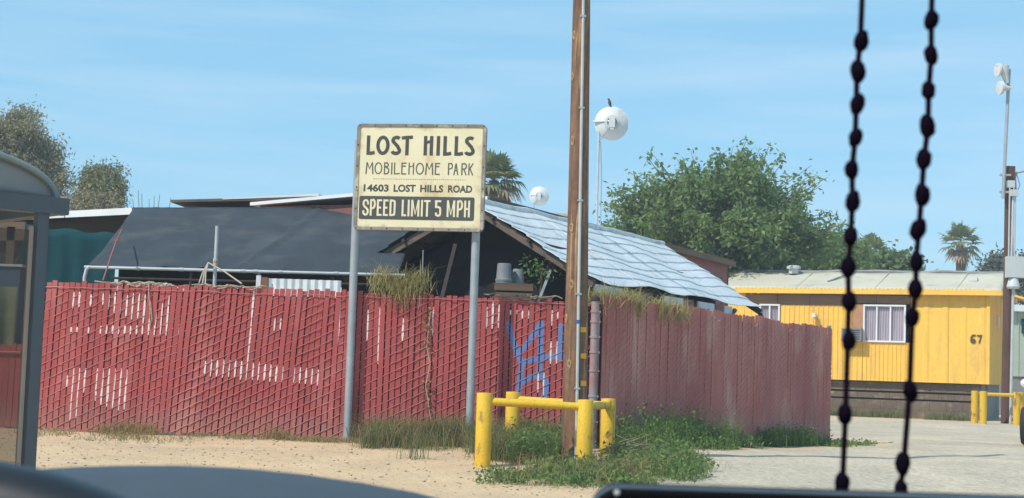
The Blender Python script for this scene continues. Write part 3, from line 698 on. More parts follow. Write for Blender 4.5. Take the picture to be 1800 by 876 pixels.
# ------------------------------------------------------------------ the near utility pole
pb_ = PX(1012, 17.05, 0.0); pt_ = P(1020, 0, 17.05)
pdir = Vector((0, 0, 1))
up = thing('utility_pole', (pb_.x, pb_.y, gz(pb_.x, pb_.y)), 'brown wooden utility pole with white conduit rising between yellow bollards', 'pole')
mb = MB(); npt = 40; pts = []; rs = []
zb = gz(pb_.x, pb_.y) - 0.3; HP = 9.5
plx = lambda z: pb_.x - 0.012 - 0.0125 * (z - zb)      # the pole leans a little to the left
for i in range(npt + 1):
    z = zb + HP * i / npt; rr = 0.138 - 0.0085 * (z - zb); nseg = 28
    for k in range(nseg):
        q = 2 * math.pi * k / nseg
        r2 = rr * (1 + 0.035 * mnoise.noise(Vector((math.cos(q) * 2.2, math.sin(q) * 2.2, z * 0.5))) + 0.02 * mnoise.noise(Vector((math.cos(q) * 7, math.sin(q) * 7, z * 1.2))))
        mb.v.append((plx(z) + math.cos(q) * r2, pb_.y + math.sin(q) * r2, z))
for i in range(npt):
    for k in range(nseg): mb.f.append((i * nseg + k, i * nseg + (k + 1) % nseg, (i + 1) * nseg + (k + 1) % nseg, (i + 1) * nseg + k))
mb.f.append(tuple(npt * nseg + k for k in range(nseg)))
mb.build('shaft', M['pole'], up, smooth=True)
# knots
M['knot'] = pmat('pale_knot_wood', (0.46, 0.29, 0.16), (0.22, 0.12, 0.065), 30, 0.85)
for (px, py) in ((1007, 132), (1007, 246), (1005, 400), (1005, 500), (996, 560), (1001, 640), (1010, 60)):
    z = P(px, py, 16.92).z; rr = 0.138 - 0.0085 * (z - zb); x = P(px, py, 16.92).x; dx = max(-0.9 * rr, min(0.9 * rr, x - plx(z))); dy = -math.sqrt(max(rr * rr - dx * dx, 0))
    nrm = Vector((dx, dy, 0)).normalized(); tx = Vector((-nrm.y, nrm.x, 0))
    mb = MB(); mb.lathe([(0.026, -0.006), (0.027, 0.004), (0.017, 0.008), (0.008, -0.002)], Vector((plx(z) + dx, pb_.y + dy, z)), (tx, Vector((0, 0, 2.0)), nrm), n=12); mb.build('knot', M['knot'], up, smooth='auto')
# conduit clipped to the front, right of centre
cdx = 0.014
def pole_front(x, z):
    rr = 0.142 - 0.0085 * (z - zb); return pb_.y - math.sqrt(max(rr * rr - x ** 2, 0.0))
zs = [gz(0, 17) + 0.3 + 0.25 * i for i in range(36)]
mb = MB(); mb.tube([(plx(z) + cdx, pole_front(cdx, z) - 0.016, z) for z in zs], 0.0165, 10); mb.build('conduit', M['galv_light'], up, smooth='auto')
for z in zs[2::4]:
    mb = MB(); mb.box((plx(z) + cdx, pole_front(cdx, z) - 0.012, z), (0.062, 0.048, 0.02)); mb.build('clamp', M['galv'], up)
zt_ = P(1018, 566, 16.9).z
mb = MB(); mb.lathe([(0.0185, -0.02), (0.0185, 0.02)], (plx(zt_) + cdx, pole_front(cdx, zt_) - 0.016, zt_), n=10)
M['blue_tape'] = pmat('blue_tape', (0.03, 0.13, 0.45), None, 5, 0.5); mb.build('tape', M['blue_tape'], up)
for py in (580, 626, 674):
    p = P(1025, py, 16.95); dx = p.x - plx(p.z); rr = 0.143 - 0.0085 * (p.z - zb); dy = -math.sqrt(max(rr * rr - dx * dx, 0)); nrm = Vector((dx, dy, 0)).normalized(); tx = Vector((-nrm.y, nrm.x, 0))
    mb = MB(); mb.box(Vector((plx(p.z) + dx, pb_.y + dy, p.z)) + nrm * 0.004, (0.075, 0.006, 0.055), (tx, nrm, Vector((0, 0, 1)))); mb.build('reflector_tag', M['tagyellow'], up)
bx0 = P(1007, 790, 16.8)
mb = MB(); mb.box((pb_.x + 0.015, pb_.y - 0.20, gz(0, 17) + 0.2), (0.075, 0.07, 0.42)); mb.build('junction_box', M['grey_box'], up)

# ------------------------------------------------------------------ bus shelter at the left edge
SY = 11.5; sb = PX(42, SY, gz(-3.6, SY)); sb.z = gz(sb.x, SY)
shl = thing('bus_shelter', sb, 'blue-grey steel bus shelter with arched translucent roof at the left edge', 'bus shelter')
beam_z0, beam_z1 = P(95, 376, SY).z, P(95, 347, SY).z
xr = P(119, 350, SY).x
mb = MB(); mb.box((sb.x, SY, (sb.z + beam_z0) / 2 - 0.05), (0.078, 0.078, beam_z0 - sb.z + 0.1)); mb.box((sb.x + 0.052, SY + 0.02, (sb.z + beam_z0) / 2 - 0.05), (0.024, 0.03, beam_z0 - sb.z + 0.1)); mb.build('post', M['steelgrey'], shl)
mb = MB(); mb.box((sb.x, SY, sb.z + 0.01), (0.24, 0.24, 0.02)); mb.build('base_plate', M['steelgrey'], shl)
SHD = 1.3       # depth of the shelter
xl = xr - 2.1
for yy in (SY, SY + SHD):
    mb = MB(); mb.box(((xr + xl) / 2, yy, (beam_z0 + beam_z1) / 2), (xr - xl, 0.12, beam_z1 - beam_z0)); mb.build('beam', M['steelgrey'], shl)
for xx in (xr - 0.06, xl + 0.06):
    mb = MB(); mb.box((xx, SY + SHD / 2, (beam_z0 + beam_z1) / 2), (0.116, SHD - 0.124, beam_z1 - beam_z0 - 0.01)); mb.build('beam', M['steelgrey'], shl)
for (xx, yy) in ((xl + 0.35, SY), (sb.x - 0.16, SY + SHD), (xl + 0.35, SY + SHD)):
    z0 = gz(xx, yy); mb = MB(); mb.box((xx, yy, (z0 + beam_z0) / 2 - 0.05), (0.115, 0.115, beam_z0 - z0 + 0.1)); mb.build('post', M['steelgrey'], shl)
# barrel roof
acx = (xr + xl) / 2; hw = (xr - xl) / 2 - 0.08; rise = 0.315
M['polycarb'] = pmat('translucent_grey_roof', (0.40, 0.42, 0.42), (0.33, 0.35, 0.35), 1.2, 0.45, transl=0.35)
def vault(k, off): return lambda u, v: Vector((acx - math.cos(math.pi * u) * (hw + k), SY + 0.03 + (SHD - 0.06) * v, beam_z1 - 0.005 + math.sin(math.pi * u) * (rise + k)))
mb = MB(); mb.grid(vault(0, 0), 48, 2); mb.build('roof_sheet', M['polycarb'], shl, smooth=True, solid=0.012)
mb = MB(); mb.grid(lambda u, v: Vector((acx - math.cos(math.pi * u) * hw, SY + 0.05, beam_z1 + math.sin(math.pi * u) * rise * v)), 48, 4); mb.build('end_panel', M['polycarb'], shl, smooth=True, solid=0.008)
M['frame_pale'] = pmat('pale_grey_metal', (0.22, 0.27, 0.27), (0.17, 0.21, 0.22), 3, 0.45)
mb = MB(); mb.tube([Vector((acx - math.cos(math.pi * i / 48) * (hw + 0.012), SY + 0.02, beam_z1 + math.sin(math.pi * i / 48) * (rise + 0.012))) for i in range(49)], 0.024, 8); mb.build('roof_rim', M['frame_pale'], shl, smooth='auto')
# tinted side panel left of the post
M['tint'] = bpy.data.materials.new('tinted_panel'); M['tint'].use_nodes = True
_n = M['tint'].node_tree.nodes; _l = M['tint'].node_tree.links.new
_tr = _n.new('ShaderNodeBsdfTransparent'); _tr.inputs['Color'].default_value = (0.74, 0.72, 0.69, 1); _ms = _n.new('ShaderNodeMixShader'); _ms.inputs['Fac'].default_value = 0.20
_n['Principled BSDF'].inputs['Base Color'].default_value = (0.13, 0.12, 0.11, 1); _n['Principled BSDF'].inputs['Roughness'].default_value = 0.25
_l(_tr.outputs[0], _ms.inputs[1]); _l(_n['Principled BSDF'].outputs[0], _ms.inputs[2]); _l(_ms.outputs[0], _n['Material Output'].inputs['Surface'])
px1 = sb.x - 0.042
mb = MB(); mb.box((px1 - 0.5, SY + 0.02, (sb.z + 0.12 + beam_z0 - 0.12) / 2), (0.98, 0.012, beam_z0 - sb.z - 0.25)); mb.build('tinted_panel', M['tint'], shl)
mb = MB(); mb.box((px1 - 0.022, SY + 0.02, (sb.z + beam_z0) / 2), (0.03, 0.03, beam_z0 - sb.z - 0.2)); mb.build('panel_frame', M['tan'], shl)

shl.rotation_euler = (0, 0, R(40))
# ------------------------------------------------------------------ yard behind the front fence
# black shade-cloth awning on a pipe frame
aw_pts = [P(156, 466, 20.9), P(235, 366, 24.2), P(740, 366, 24.2), P(700, 480, 20.9)]
M['added_backing'] = pmat('dark_added_backing', (0.06, 0.06, 0.055), (0.03, 0.032, 0.032), 1.5, 0.9)  # dark sheet added to block the bright sky showing under the awning
awn = thing('shade_awning', (P(400, 480, 20.9).x, 20.9, 0), 'large black shade-cloth awning sloping down behind the red fence', 'awning')
def aw(u, v):
    a = aw_pts[0].lerp(aw_pts[3], u); b = aw_pts[1].lerp(aw_pts[2], u); p = a.lerp(b, v)
    sag = -0.05 * math.sin(math.pi * v) + 0.03 * mnoise.noise(Vector((u * 9, v * 3, 0.2))) + 0.012 * mnoise.noise(Vector((u * 26 + v * 6, v * 7, 5))) - 0.02 * abs(math.sin(u * 25)) * (1 - v) ** 3
    fold = 0.025 * math.exp(-((u - 0.47 - 0.18 * v) / 0.012) ** 2)
    return p + Vector((0, 0, sag + fold))
mb = MB(); mb.grid(aw, 110, 26); mb.build('cloth', M['black_cloth'], awn, smooth=True, solid=0.006)
# turned-down front flap above the pipe
a, b = aw_pts[0], aw_pts[3]
mb = MB(); mb.tube([a + Vector((-0.05, -0.02, -0.03)), b + Vector((0.1, -0.02, -0.03))], 0.021, 10); mb.build('front_pipe', M['galv_light'], awn, smooth='auto')
mb = MB(); mb.tube([a + Vector((0.3, 0.02, -0.16)), b + Vector((0.1, 0.02, -0.16))], 0.016, 8); mb.build('lower_pipe', M['dark_wood'], awn, smooth='auto')
for t in (0.0, 0.33, 0.55, 0.79):
    p = a.lerp(b, t); mb = MB()
    if t == 0: mb.tube([p + Vector((0.02, -.02, -.02)), p + Vector((-0.02, -.02, -.06)), (p.x - 0.04, p.y - .02, p.z - .16), (p.x - 0.05, p.y - .02, 0)], 0.024, 10)
    else: mb.tube([(p.x, p.y + 0.03, p.z - 0.04), (p.x, p.y + 0.03, 0)], 0.022, 10)
    mb.build('pipe_post', M['galv_light'] if t in (0, 0.55) else M['dark_wood'], awn, smooth='auto')
for t in (0.16, 0.3, 0.5, 0.54, 0.62, 0.8):
    p = a.lerp(b, t) + Vector((0, -.02, -.03)); mb = MB(); mb.lathe([(0.026, -0.03), (0.027, 0.03)], p, (Vector((0, 1, 0)), Vector((0, 0, 1)), Vector((1, 0, 0))), n=10); mb.build('pipe_fitting', M['galv'], awn)
for u in (0.02, 0.98):
    mb = MB(); mb.tube([aw(u, 0) - Vector((0, 0, .03)), aw(u, .5) - Vector((0, 0, .04)), aw(u, 1) - Vector((0, 0, .03))], 0.018, 8); mb.build('rafter_pipe', M['dark_wood'], awn)
mb = MB(); mb.grid(lambda u, v: Vector((aw_pts[0].x + .15 + (aw_pts[2].x - aw_pts[0].x - .15) * u, 21.9 + 1.7 * sstep(.0, .25, u) + 0.06 * math.sin(u * 40), (2.12 + .55 * sstep(0.02, .3, u)) * (1 - v))), 80, 4); mb.build('added_backing', M['added_backing'], awn, smooth=True, solid=0.005)
mb = MB(); mb.tube([aw_pts[1] + Vector((-.02, 0, -.02)), aw_pts[2] + Vector((0, 0, -.02))], 0.03, 8); mb.build('ridge_pipe', M['black_cloth'], awn)

# standing pipe with ropes
pp = PX(365, 20.0, 0.0)
pipe = thing('pipe_stake', (pp.x, 20.0, 0), 'upright pale pipe with cords tied round it behind the fence', 'pipe')
pz = P(365, 397, 20.0).z
mb = MB(); mb.tube([(pp.x, 20.0, 0), (pp.x, 20.0, pz)], 0.023, 12); mb.build('pipe', M['galv_light'], pipe, smooth='auto')
kn = P(366, 462, 19.97)
mb = MB()
for (px, py) in ((350, 498), (356, 499), (361, 500)): mb.tube([kn, P((366 + px) / 2 - 2, (462 + py) / 2, 19.6), P(px, py, 19.2)], 0.009, 6)
mb.tube([kn, P(395, 478, 19.6), P(425, 499, 19.1)], 0.009, 6)
mb.build('cord', M['rope'], pipe)
mb = MB(); mb.lathe([(0.026, -0.05), (0.034, -0.03), (0.03, 0), (0.035, 0.03), (0.026, 0.06)], (pp.x, 20.0, kn.z), n=10); mb.build('knot', M['rope'], pipe)
# strap in front of the awning
st = thing('strap', P(190, 490, 19.4), 'thin reddish strap slanting across the left end of the black awning', 'strap')
mb = MB(); mb.tube([P(181, 494, 19.3), P(192, 460, 19.9), P(205, 422, 20.6), P(214, 404, 21.9)], 0.011, 6); mb.build('webbing', M['strap'], st)
mb = MB(); mb.box(P(205, 422, 20.58), (0.05, 0.03, 0.05)); mb.build('buckle', M['strap'], st)

# twigs, cord and tarp scraps lying along the fence top
def vine(px0, px1, name, label, mat, n, amp, rad, group):
    t = thing(name, P((px0 + px1) / 2, 495, FENCE_Y), label, 'vine', group)
    for k in range(n):
        pts = []; ph = random.uniform(0, 6)
        q0 = px0 + (px1 - px0) * random.uniform(0, 0.4); q1 = px0 + (px1 - px0) * random.uniform(0.6, 1)
        for i in range(16):
            px = q0 + (q1 - q0) * i / 15; x = PX(px, FENCE_Y, 1.75).x; pts.append(Vector((x, FENCE_Y + random.uniform(-.03, .05), 1.755 + amp * math.sin(i * 0.9 + ph) + random.uniform(-.015, .02))))
        mb = MB(); mb.tube(pts, rad, 5); mb.build('stem', mat, t)
vine(165, 330, 'dry_vine', 'dried pale vine stems tangled along the fence top near the awning corner', M['rope'], 6, 0.02, 0.008, None)
vine(330, 470, 'dry_vine', 'dried pale vine stems along the fence top below the tied pipe', M['rope'], 4, 0.015, 0.007, None)
vine(850, 990, 'dry_vine', 'dried brown stems lying on the fence top beside the utility pole', M['palm_dry'], 5, 0.012, 0.008, None)
tt = thing('tarp_scrap', PX(280, FENCE_Y + 0.06, 1.75), 'crumpled white tarp scrap caught on the fence top', 'tarp')
mb = MB(); mb.grid(lambda u, v: Vector((PX(238 + 90 * u, FENCE_Y, 1.75).x, FENCE_Y + 0.05 + 0.03 * math.sin(u * 20 + v * 4), 1.70 + 0.10 * v * (0.6 + 0.5 * mnoise.noise(Vector((u * 8, v, 3)))) + 0.01 * math.sin(u * 33))), 40, 4); mb.build('sheet', M['white'], tt, smooth=True, solid=0.004)
hv = thing('hanging_cord', PX(261, FENCE_Y - 0.04, 1.75), 'pinkish cord hanging in a loop over the fence front', 'cord')
mb = MB(); mb.tube([P(262, 494, FENCE_Y - .03), P(261, 510, FENCE_Y - .04), P(264, 545, FENCE_Y - .04), P(263, 575, FENCE_Y - .04), P(267, 560, FENCE_Y - .04), P(265, 530, FENCE_Y - .04)], 0.006, 6); mb.build('cord', M['rope'], hv)

# grey corrugated panel and painted post low behind the fence (left of the sign)
gp = thing('corrugated_panel', PX(530, 20.72, 0), 'grey corrugated panel wall glimpsed under the black awning', 'panel')
x0, x1 = P(462, 490, 20.72).x, P(600, 490, 20.72).x
mb = MB(); mb.grid(lambda u, v: Vector((x0 + (x1 - x0) * u, 20.72 + 0.015 * math.sin(u * (x1 - x0) / 0.1 * 6.28), 1.97 * v)), 96, 1); mb.build('sheet', M['galv_light'], gp, smooth=True, solid=0.004)
wp = thing('painted_post', PX(445, 20.7, 0), 'short white post with brown board under the black awning', 'post')
mb = MB(); p = PX(443, 20.7, 0); mb.box((p.x, 20.7, 1.0), (0.06, 0.05, 2.0)); mb.build('white_post', M['white_trim'], wp)
mb = MB(); mb.box((p.x + 0.078, 20.7, 0.99), (0.085, 0.045, 1.98)); M['orange_wood'] = pmat('orange_brown_wood', (0.33, 0.14, 0.07), None, 3, 0.8); mb.build('board', M['orange_wood'], wp)

# left carport with white fascia and hanging teal cloth
cp_ = thing('carport', PX(130, 26, 0), 'flat-roofed carport with white fascia left of the black awning', 'carport')
r0, r1 = P(-160, 391, 27.5), P(245, 371, 26.0); k0, k1 = P(-160, 470, 33), P(300, 408, 24.0)
# roof slab: front edge r0->r1, sinking behind
back = Vector((0.4, 5.5, -0.15))
mb = MB(); mb.slab([r0 + Vector((0, .06, -.02)), r1 + Vector((0, .06, -.02)), r1 + back + Vector((1.5, 0, 0)), r0 + back], (0, 0, -0.07)); mb.build('roof', M['dark_net'], cp_)
fd = (r1 - r0).normalized()
for (t0, t1) in ((0.0, 0.685), (0.69, 1.0)):
    q0, q1 = r0.lerp(r1, t0), r0.lerp(r1, t1); mb = MB(); mb.slab([q0 + Vector((0, 0, -.05)), q1 + Vector((0, 0, -.05)), q1 + Vector((0, 0, .06)), q0 + Vector((0, 0, .06))], (0, 0.05, 0)); mb.build('fascia', M['white_trim'], cp_)
# sloping soffit lip under the fascia, then posts
for t in (0.05, 0.5, 0.98):
    p = r0.lerp(r1, t); mb = MB(); mb.box((p.x - 0.1, p.y + 0.5, (p.z - .1) / 2), (0.1, 0.1, p.z - 0.1)); mb.build('post', M['dark_wood'], cp_)
mb = MB(); e0, e1 = P(-100, 396, 27.0), P(235, 412, 26.4); mb.slab([e0, e1, e1 + Vector((0, 0, -.10)), e0 + Vector((0, 0, -.10))], (0, .08, 0)); mb.build('crossbeam', M['dark_wood'], cp_)
cs = thing('teal_cloth', PX(130, 26, 0), 'teal green shade cloth hanging under the carport roof', 'cloth')
t0_, t1_ = P(40, 396, 26.2), P(205, 412, 26.2)
def tcl(u, v):
    p = t0_.lerp(t1_, u); b_ = Vector((p.x, p.y, 1.0)); q = p.lerp(b_, v)
    return q + Vector((0, 0.04 * math.sin(u * 26 + 2 * v) * v + 0.03 * mnoise.noise(Vector((u * 7, v * 3, 0))), 0.04 * math.sin(u * 6.28 * 2.5) * (1 - v) * 0.6))
mb = MB(); mb.grid(tcl, 60, 14); mb.build('sheet', M['teal'], cs, smooth=True, solid=0.005)
# things seen under the shelter roof at the very left
cl = thing('timber_fascia', PX(10, 24, 0), 'brown timber lean-to beam behind the bus shelter', 'beam')
q0, q1 = P(-120, 392, 24), P(44, 390, 24); mb = MB(); mb.slab([q0, q1, q1 + Vector((0, 0, -.28)), q0 + Vector((0, 0, -.28))], (0, .1, 0)); mb.build('beam', M['brown'], cl)
for px in (-60, 3):
    p = PX(px, 24.05, 0); mb = MB(); mb.box((p.x, 24.05, 1.4), (0.12, 0.1, 2.8)); mb.build('post', M['brown'], cl)
ob_ = thing('olive_tarp', PX(10, 21.5, 0), 'faded olive tarp hung above the low fence at far left', 'tarp')
q0, q1 = P(-150, 500, 21.5), P(33, 505, 21.5)
mb = MB(); mb.grid(lambda u, v: Vector((q0.x + (q1.x - q0.x) * u, 21.5 + 0.05 * math.sin(u * 30) * (0.4 + v), q0.z + (q1.z - q0.z) * u - 1.3 * v)), 50, 6)
M['olive'] = pmat('olive_cloth', (0.17, 0.19, 0.11), (0.11, 0.13, 0.07), 3, 0.9, dirt=((0.26, 0.23, 0.16), 4, .5, .7)); mb.build('sheet', M['olive'], ob_, smooth=True, solid=0.006)
bb = thing('storage_bin', PX(20, 22.6, 1.0), 'blue-grey plastic bin standing behind the low fence', 'bin')
p = P(20, 470, 22.6); mb = MB(); mb.slab([(p.x - .14, 22.5, 1.0), (p.x + .14, 22.5, 1.0), (p.x + .17, 22.48, p.z), (p.x - .17, 22.48, p.z)], (0, .3, 0)); mb.build('tub', M['bluebox'], bb)
mb = MB(); mb.box((p.x, 22.63, p.z + 0.02), (0.40, 0.36, 0.035)); mb.build('rim', M['grey_box'], bb)
mb = MB(); mb.box((p.x, 22.65, 0.5), (0.6, 0.4, 1.0)); mb.build('stand', M['dark_wood'], bb)

# ------------------------------------------------------------------ gabled shed with corrugated roof
a_eave, a_apex, a_left = P(1038, 488, 20.5), P(822, 349, 21.35), P(600, 481, 22.2)
b_eave, b_apex = P(1340, 541, 27.1), P(1166, 429, 27.75)
b_left = a_left + (b_apex - a_apex)
shed = thing('gabled_shed', (a_eave + a_left) / 2 * 1.0, 'open gabled shed with wavy pale metal roof behind the fence corner', 'shed')
shed.location = Vector(((a_eave.x + a_left.x) / 2, (a_eave.y + a_left.y) / 2, 0))
def slope(e0, r0_, e1, r1_, nw, sgn):
    dU = (r1_ - r0_).normalized(); dS = ((e0 - r0_)).normalized(); nrm = dU.cross(dS).normalized()
    if nrm.z < 0: nrm = -nrm
    def f(u, v):
        p = r0_.lerp(r1_, u).lerp(e0.lerp(e1, u), v)
        x = min(v * nw + 0.55 * v * (1 - v) * mnoise.noise(Vector((u * 1.6, v * 1.5, 7))) * 4, nw - 1e-4) if v < 1 else nw; fr_ = x - math.floor(x)
        lap = 0.016 * fr_ if v < .995 else 0.016
        sag = -0.05 * math.sin(u * math.pi * 3.0 + 0.4) ** 2 * (0.3 + v) + 0.035 * mnoise.noise(Vector((u * 7, v * 3, 2.2))) + 0.008 * mnoise.noise(Vector((u * 26, v * 18, 4)))
        return p + nrm * (lap + sag)
    return f
fR = slope(a_eave, a_apex, b_eave, b_apex, 8, 1); fL = slope(a_left, a_apex, b_left, b_apex, 8, -1)
for f in (fR, fL):
    for (u0, u1) in ((0, 0.26), (0.26, 0.55), (0.55, 0.80), (0.80, 1.0)):
        mb = MB(); mb.grid(lambda u, v: f(u0 + (u1 - u0) * u + (0.012 if u > .99 and u1 < 1 else 0), v) + Vector((0, 0, 0.006 if u0 in (0.26, 0.80) else 0)), 26, 160)
        mb.build('roof_sheet', M['corrugated'] if f is fR else M['black_cloth'], shed, smooth='auto', solid=0.006)  # left slope coloured black so its underside reads as shaded
# ridge cap, rake boards, rafters, purlins, posts
mb = MB(); mb.tube([fR(i / 20, 0) + Vector((0, 0, .015)) for i in range(21)], 0.045, 8); mb.build('ridge_cap', M['corrugated'], shed, smooth='auto')
for (f, e) in ((fR, a_eave), (fL, a_left)):
    for u in (0.012, 0.33, 0.66, 0.985):
        q = [f(u, v) + Vector((0, 0, -0.085)) for v in (0.0, 0.5, 1.0)]
        for k in range(2):
            d = (q[k + 1] - q[k]); L_ = d.length; d.normalize(); ax0 = (b_apex - a_apex).normalized(); ax2 = d.cross(ax0).normalized()
            mb = MB(); mb.box((q[k] + q[k + 1]) / 2, (L_ + 0.01, 0.045, 0.10), (d, ax0, ax2)); mb.build('rafter', M['dark_wood'] if u > .1 else M['rust'], shed)
    for v in (0.2, 0.5, 0.8):
        mb = MB(); mb.tube([f(0.0, v) + Vector((0, 0, -.06)), f(0.5, v) + Vector((0, 0, -.06)), f(1, v) + Vector((0, 0, -.06))], 0.025, 6); mb.build('purlin', M['dark_wood'], shed)
for (e, top) in ((a_eave, 0), (a_left, 0), (b_eave, 0), (b_left, 0), (a_eave.lerp(b_eave, .5), 0), (a_left.lerp(b_left, .5), 0)):
    mb = MB(); mb.box((e.x - 0.05, e.y + 0.1, (e.z - 0.13) / 2), (0.09, 0.09, e.z - 0.13)); mb.build('post', M['brown'], shed)
# hanging black net a little inside the gable
ud = (b_apex - a_apex).normalized()
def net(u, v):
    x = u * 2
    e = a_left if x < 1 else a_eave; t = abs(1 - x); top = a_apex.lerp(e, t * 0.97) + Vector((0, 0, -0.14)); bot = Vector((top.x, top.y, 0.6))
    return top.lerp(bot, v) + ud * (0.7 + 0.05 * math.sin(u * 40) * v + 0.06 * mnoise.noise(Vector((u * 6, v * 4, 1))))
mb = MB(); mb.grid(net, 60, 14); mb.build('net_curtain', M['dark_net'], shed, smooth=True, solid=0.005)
# rear wall and side panels
mb = MB(); mb.slab([Vector((b_left.x, b_left.y, 0)), Vector((b_eave.x - .5, b_eave.y + .2, 0)), b_eave + Vector((-.5, .2, -.2)), b_apex + Vector((0, 0, -.2)), b_left + Vector((0, 0, -.2))], ud * 0.05); mb.build('rear_wall', M['dark_wood'], shed)
M['pale_panel'] = pmat('pale_blue_grey_panel', (0.70, 0.74, 0.75), (0.58, 0.62, 0.63), 3, 0.7, stretch=(3, 3, 0.6))
inw = NV * 0.01
for (t0, t1, m_) in ((0.02, 0.14, 'pale_panel'), (0.145, 0.30, 'brown'), (0.36, 0.47, 'pale_panel'), (0.475, 0.53, 'brickred'), (0.56, 0.66, 'pale_panel'), (0.665, 0.72, 'brickred'), (0.725, 0.78, 'grey_box')):
    p, q = a_eave.lerp(b_eave, t0) + inw, a_eave.lerp(b_eave, t1) + inw
    mb = MB(); mb.slab([(p.x, p.y, 0), (q.x, q.y, 0), (q.x, q.y, q.z - .075), (p.x, p.y, p.z - .075)], NV * -0.03); mb.build('wall_panel', M[m_], shed)
# diagonal braces under the eave
for (t0, t1) in ((0.80, 0.70), (0.985, 1.05)):
    p, q = a_eave.lerp(b_eave, t0), a_eave.lerp(b_eave, t1)
    mb = MB(); mb.tube([Vector((p.x, p.y, p.z - .12)), Vector((q.x, q.y, q.z - .5))], 0.04, 6); mb.build('brace', M['dark_wood'], shed)
# hanging wire in the gable
mb = MB(); mb.tube([P(744, 440, 21.6), P(743, 470, 21.6), P(744, 500, 21.6)], 0.008, 5); mb.build('hanging_wire', M['galv'], shed)

# two upturned buckets on a reddish crate
def bucket(px0, px1, py0, py1, Y, label):
    c = P((px0 + px1) / 2, py1, Y); hh = P(px0, py0, Y).z - c.z; r = (px1 - px0) / 2 * Y / FPX
    t = thing('bucket', c, label, 'bucket')
    mb = MB(); mb.lathe([(r, 0), (r, 0.01), (r * 0.97, 0.02), (r * 0.84, hh - 0.01), (r * 0.80, hh), (0.0, hh)], c, n=20); mb.build('shell', M['bucket'], t, smooth='auto')
    mb = MB(); mb.lathe([(r * 1.0, 0.02), (r * 1.05, 0.025), (r * 1.05, 0.05), (r * 0.98, 0.055)], c, n=20); mb.build('rim', M['bucket'], t, smooth='auto')
    return c
bkc = bucket(871, 900, 463, 498, 20.6, 'taller grey upturned bucket on the brown crate, left of the shorter one')
bucket(899, 921, 473, 502, 20.75, 'shorter grey upturned bucket beside the taller one on the brown crate')
cr = thing('wooden_crate', (bkc.x + .1, 20.7, 0), 'brown wooden crate stack under the grey buckets', 'crate')
zc = bkc.z - 0.002
for k in range(4):
    mb = MB(); mb.box((bkc.x + 0.13, 20.7, zc - 0.05 - k * 0.12), (0.50 - 0.02 * (k % 2), 0.42, 0.095)); mb.build('slat', M['brown'], cr)
for dx in (-.2, .2):
    mb = MB(); mb.box((bkc.x + 0.13 + dx, 20.7, (zc - 0.5) / 2), (0.06, 0.3, zc - 0.5)); mb.build('leg', M['brown'], cr)

# ------------------------------------------------------------------ brick-red mobile home behind the shed
h0, h1 = P(852, 353, 22.95), P(1281, 463, 33.4)
hd = (h1 - h0); hd.z = 0; hl = hd.length; hd.normalize(); hn = Vector((-hd.y, hd.x, 0))      # hn: towards the left/back
HZ = (h0.z + h1.z) / 2
rh = thing('mobile_home', (h0.x, h0.y, 0), 'brick-red mobile home with white roof edge behind the metal-roofed shed', 'mobile home')
W_ = 3.9
def hq(s_, t_, z_): return Vector((h0.x, h0.y, 0)) + hd * s_ + hn * t_ + Vector((0, 0, z_))
sl = lambda s_: h0.z + (h1.z - h0.z) * s_ / hl
for (q0, q1) in (((0, 0), (hl, 0)), ((0, 0), (0, W_)), ((hl, 0), (hl, W_)), ((0, W_), (hl, W_))):
    a, b = hq(*q0, 0), hq(*q1, 0); cen = hq(hl / 2, W_ / 2, 0); inn_ = (cen - (a + b) / 2); inn_.z = 0; inn_.normalize()
    mb = MB(); mb.slab([a, b, b + Vector((0, 0, sl(q1[0]) - 0.02)), a + Vector((0, 0, sl(q0[0]) - 0.02))], inn_ * 0.08); mb.build('wall', M['brickred'], rh)
mb = MB(); mb.slab([hq(-.12, -.10, sl(0)), hq(hl + .12, -.10, sl(hl)), hq(hl + .12, W_ / 2, sl(hl) + 0.14), hq(-.12, W_ / 2, sl(0) + 0.10)], (0, 0, 0.05)); mb.build('roof', M['white_trim'], rh)
mb = MB(); mb.slab([hq(-.12, W_ + .1, sl(0) - .02), hq(hl + .12, W_ + .1, sl(hl) - .02), hq(hl + .12, W_ / 2 + .002, sl(hl) + 0.14), hq(-.12, W_ / 2 + .002, sl(0) + 0.10)], (0, 0, 0.05)); mb.build('roof', M['white_trim'], rh)
mb = MB(); mb.slab([hq(-.1, -.13, sl(0) - .07), hq(hl + .1, -.13, sl(hl) - .07), hq(hl + .1, -.13, sl(hl) + .045), hq(-.1, -.13, sl(0) + .045)], hn * 0.025); mb.build('fascia', M['brown'], rh)
for k in range(int(hl / 0.6)):
    mb = MB(); mb.box(hq(0.3 + k * 0.6, -0.008, 1.5), (0.025, 0.016, 2.9), (hd, hn, Vector((0, 0, 1)))); mb.build('batten', M['brickred'], rh)
p = P(983, 385, 27.5); mb = MB(); mb.box((p.x, p.y, p.z - .03), (0.26, 0.3, 0.14)); mb.build('roof_vent', M['grey_box'], rh)
mb = MB(); mb.box((p.x, p.y, p.z + .06), (0.30, 0.34, 0.04)); mb.build('vent_cap', M['tan'], rh)

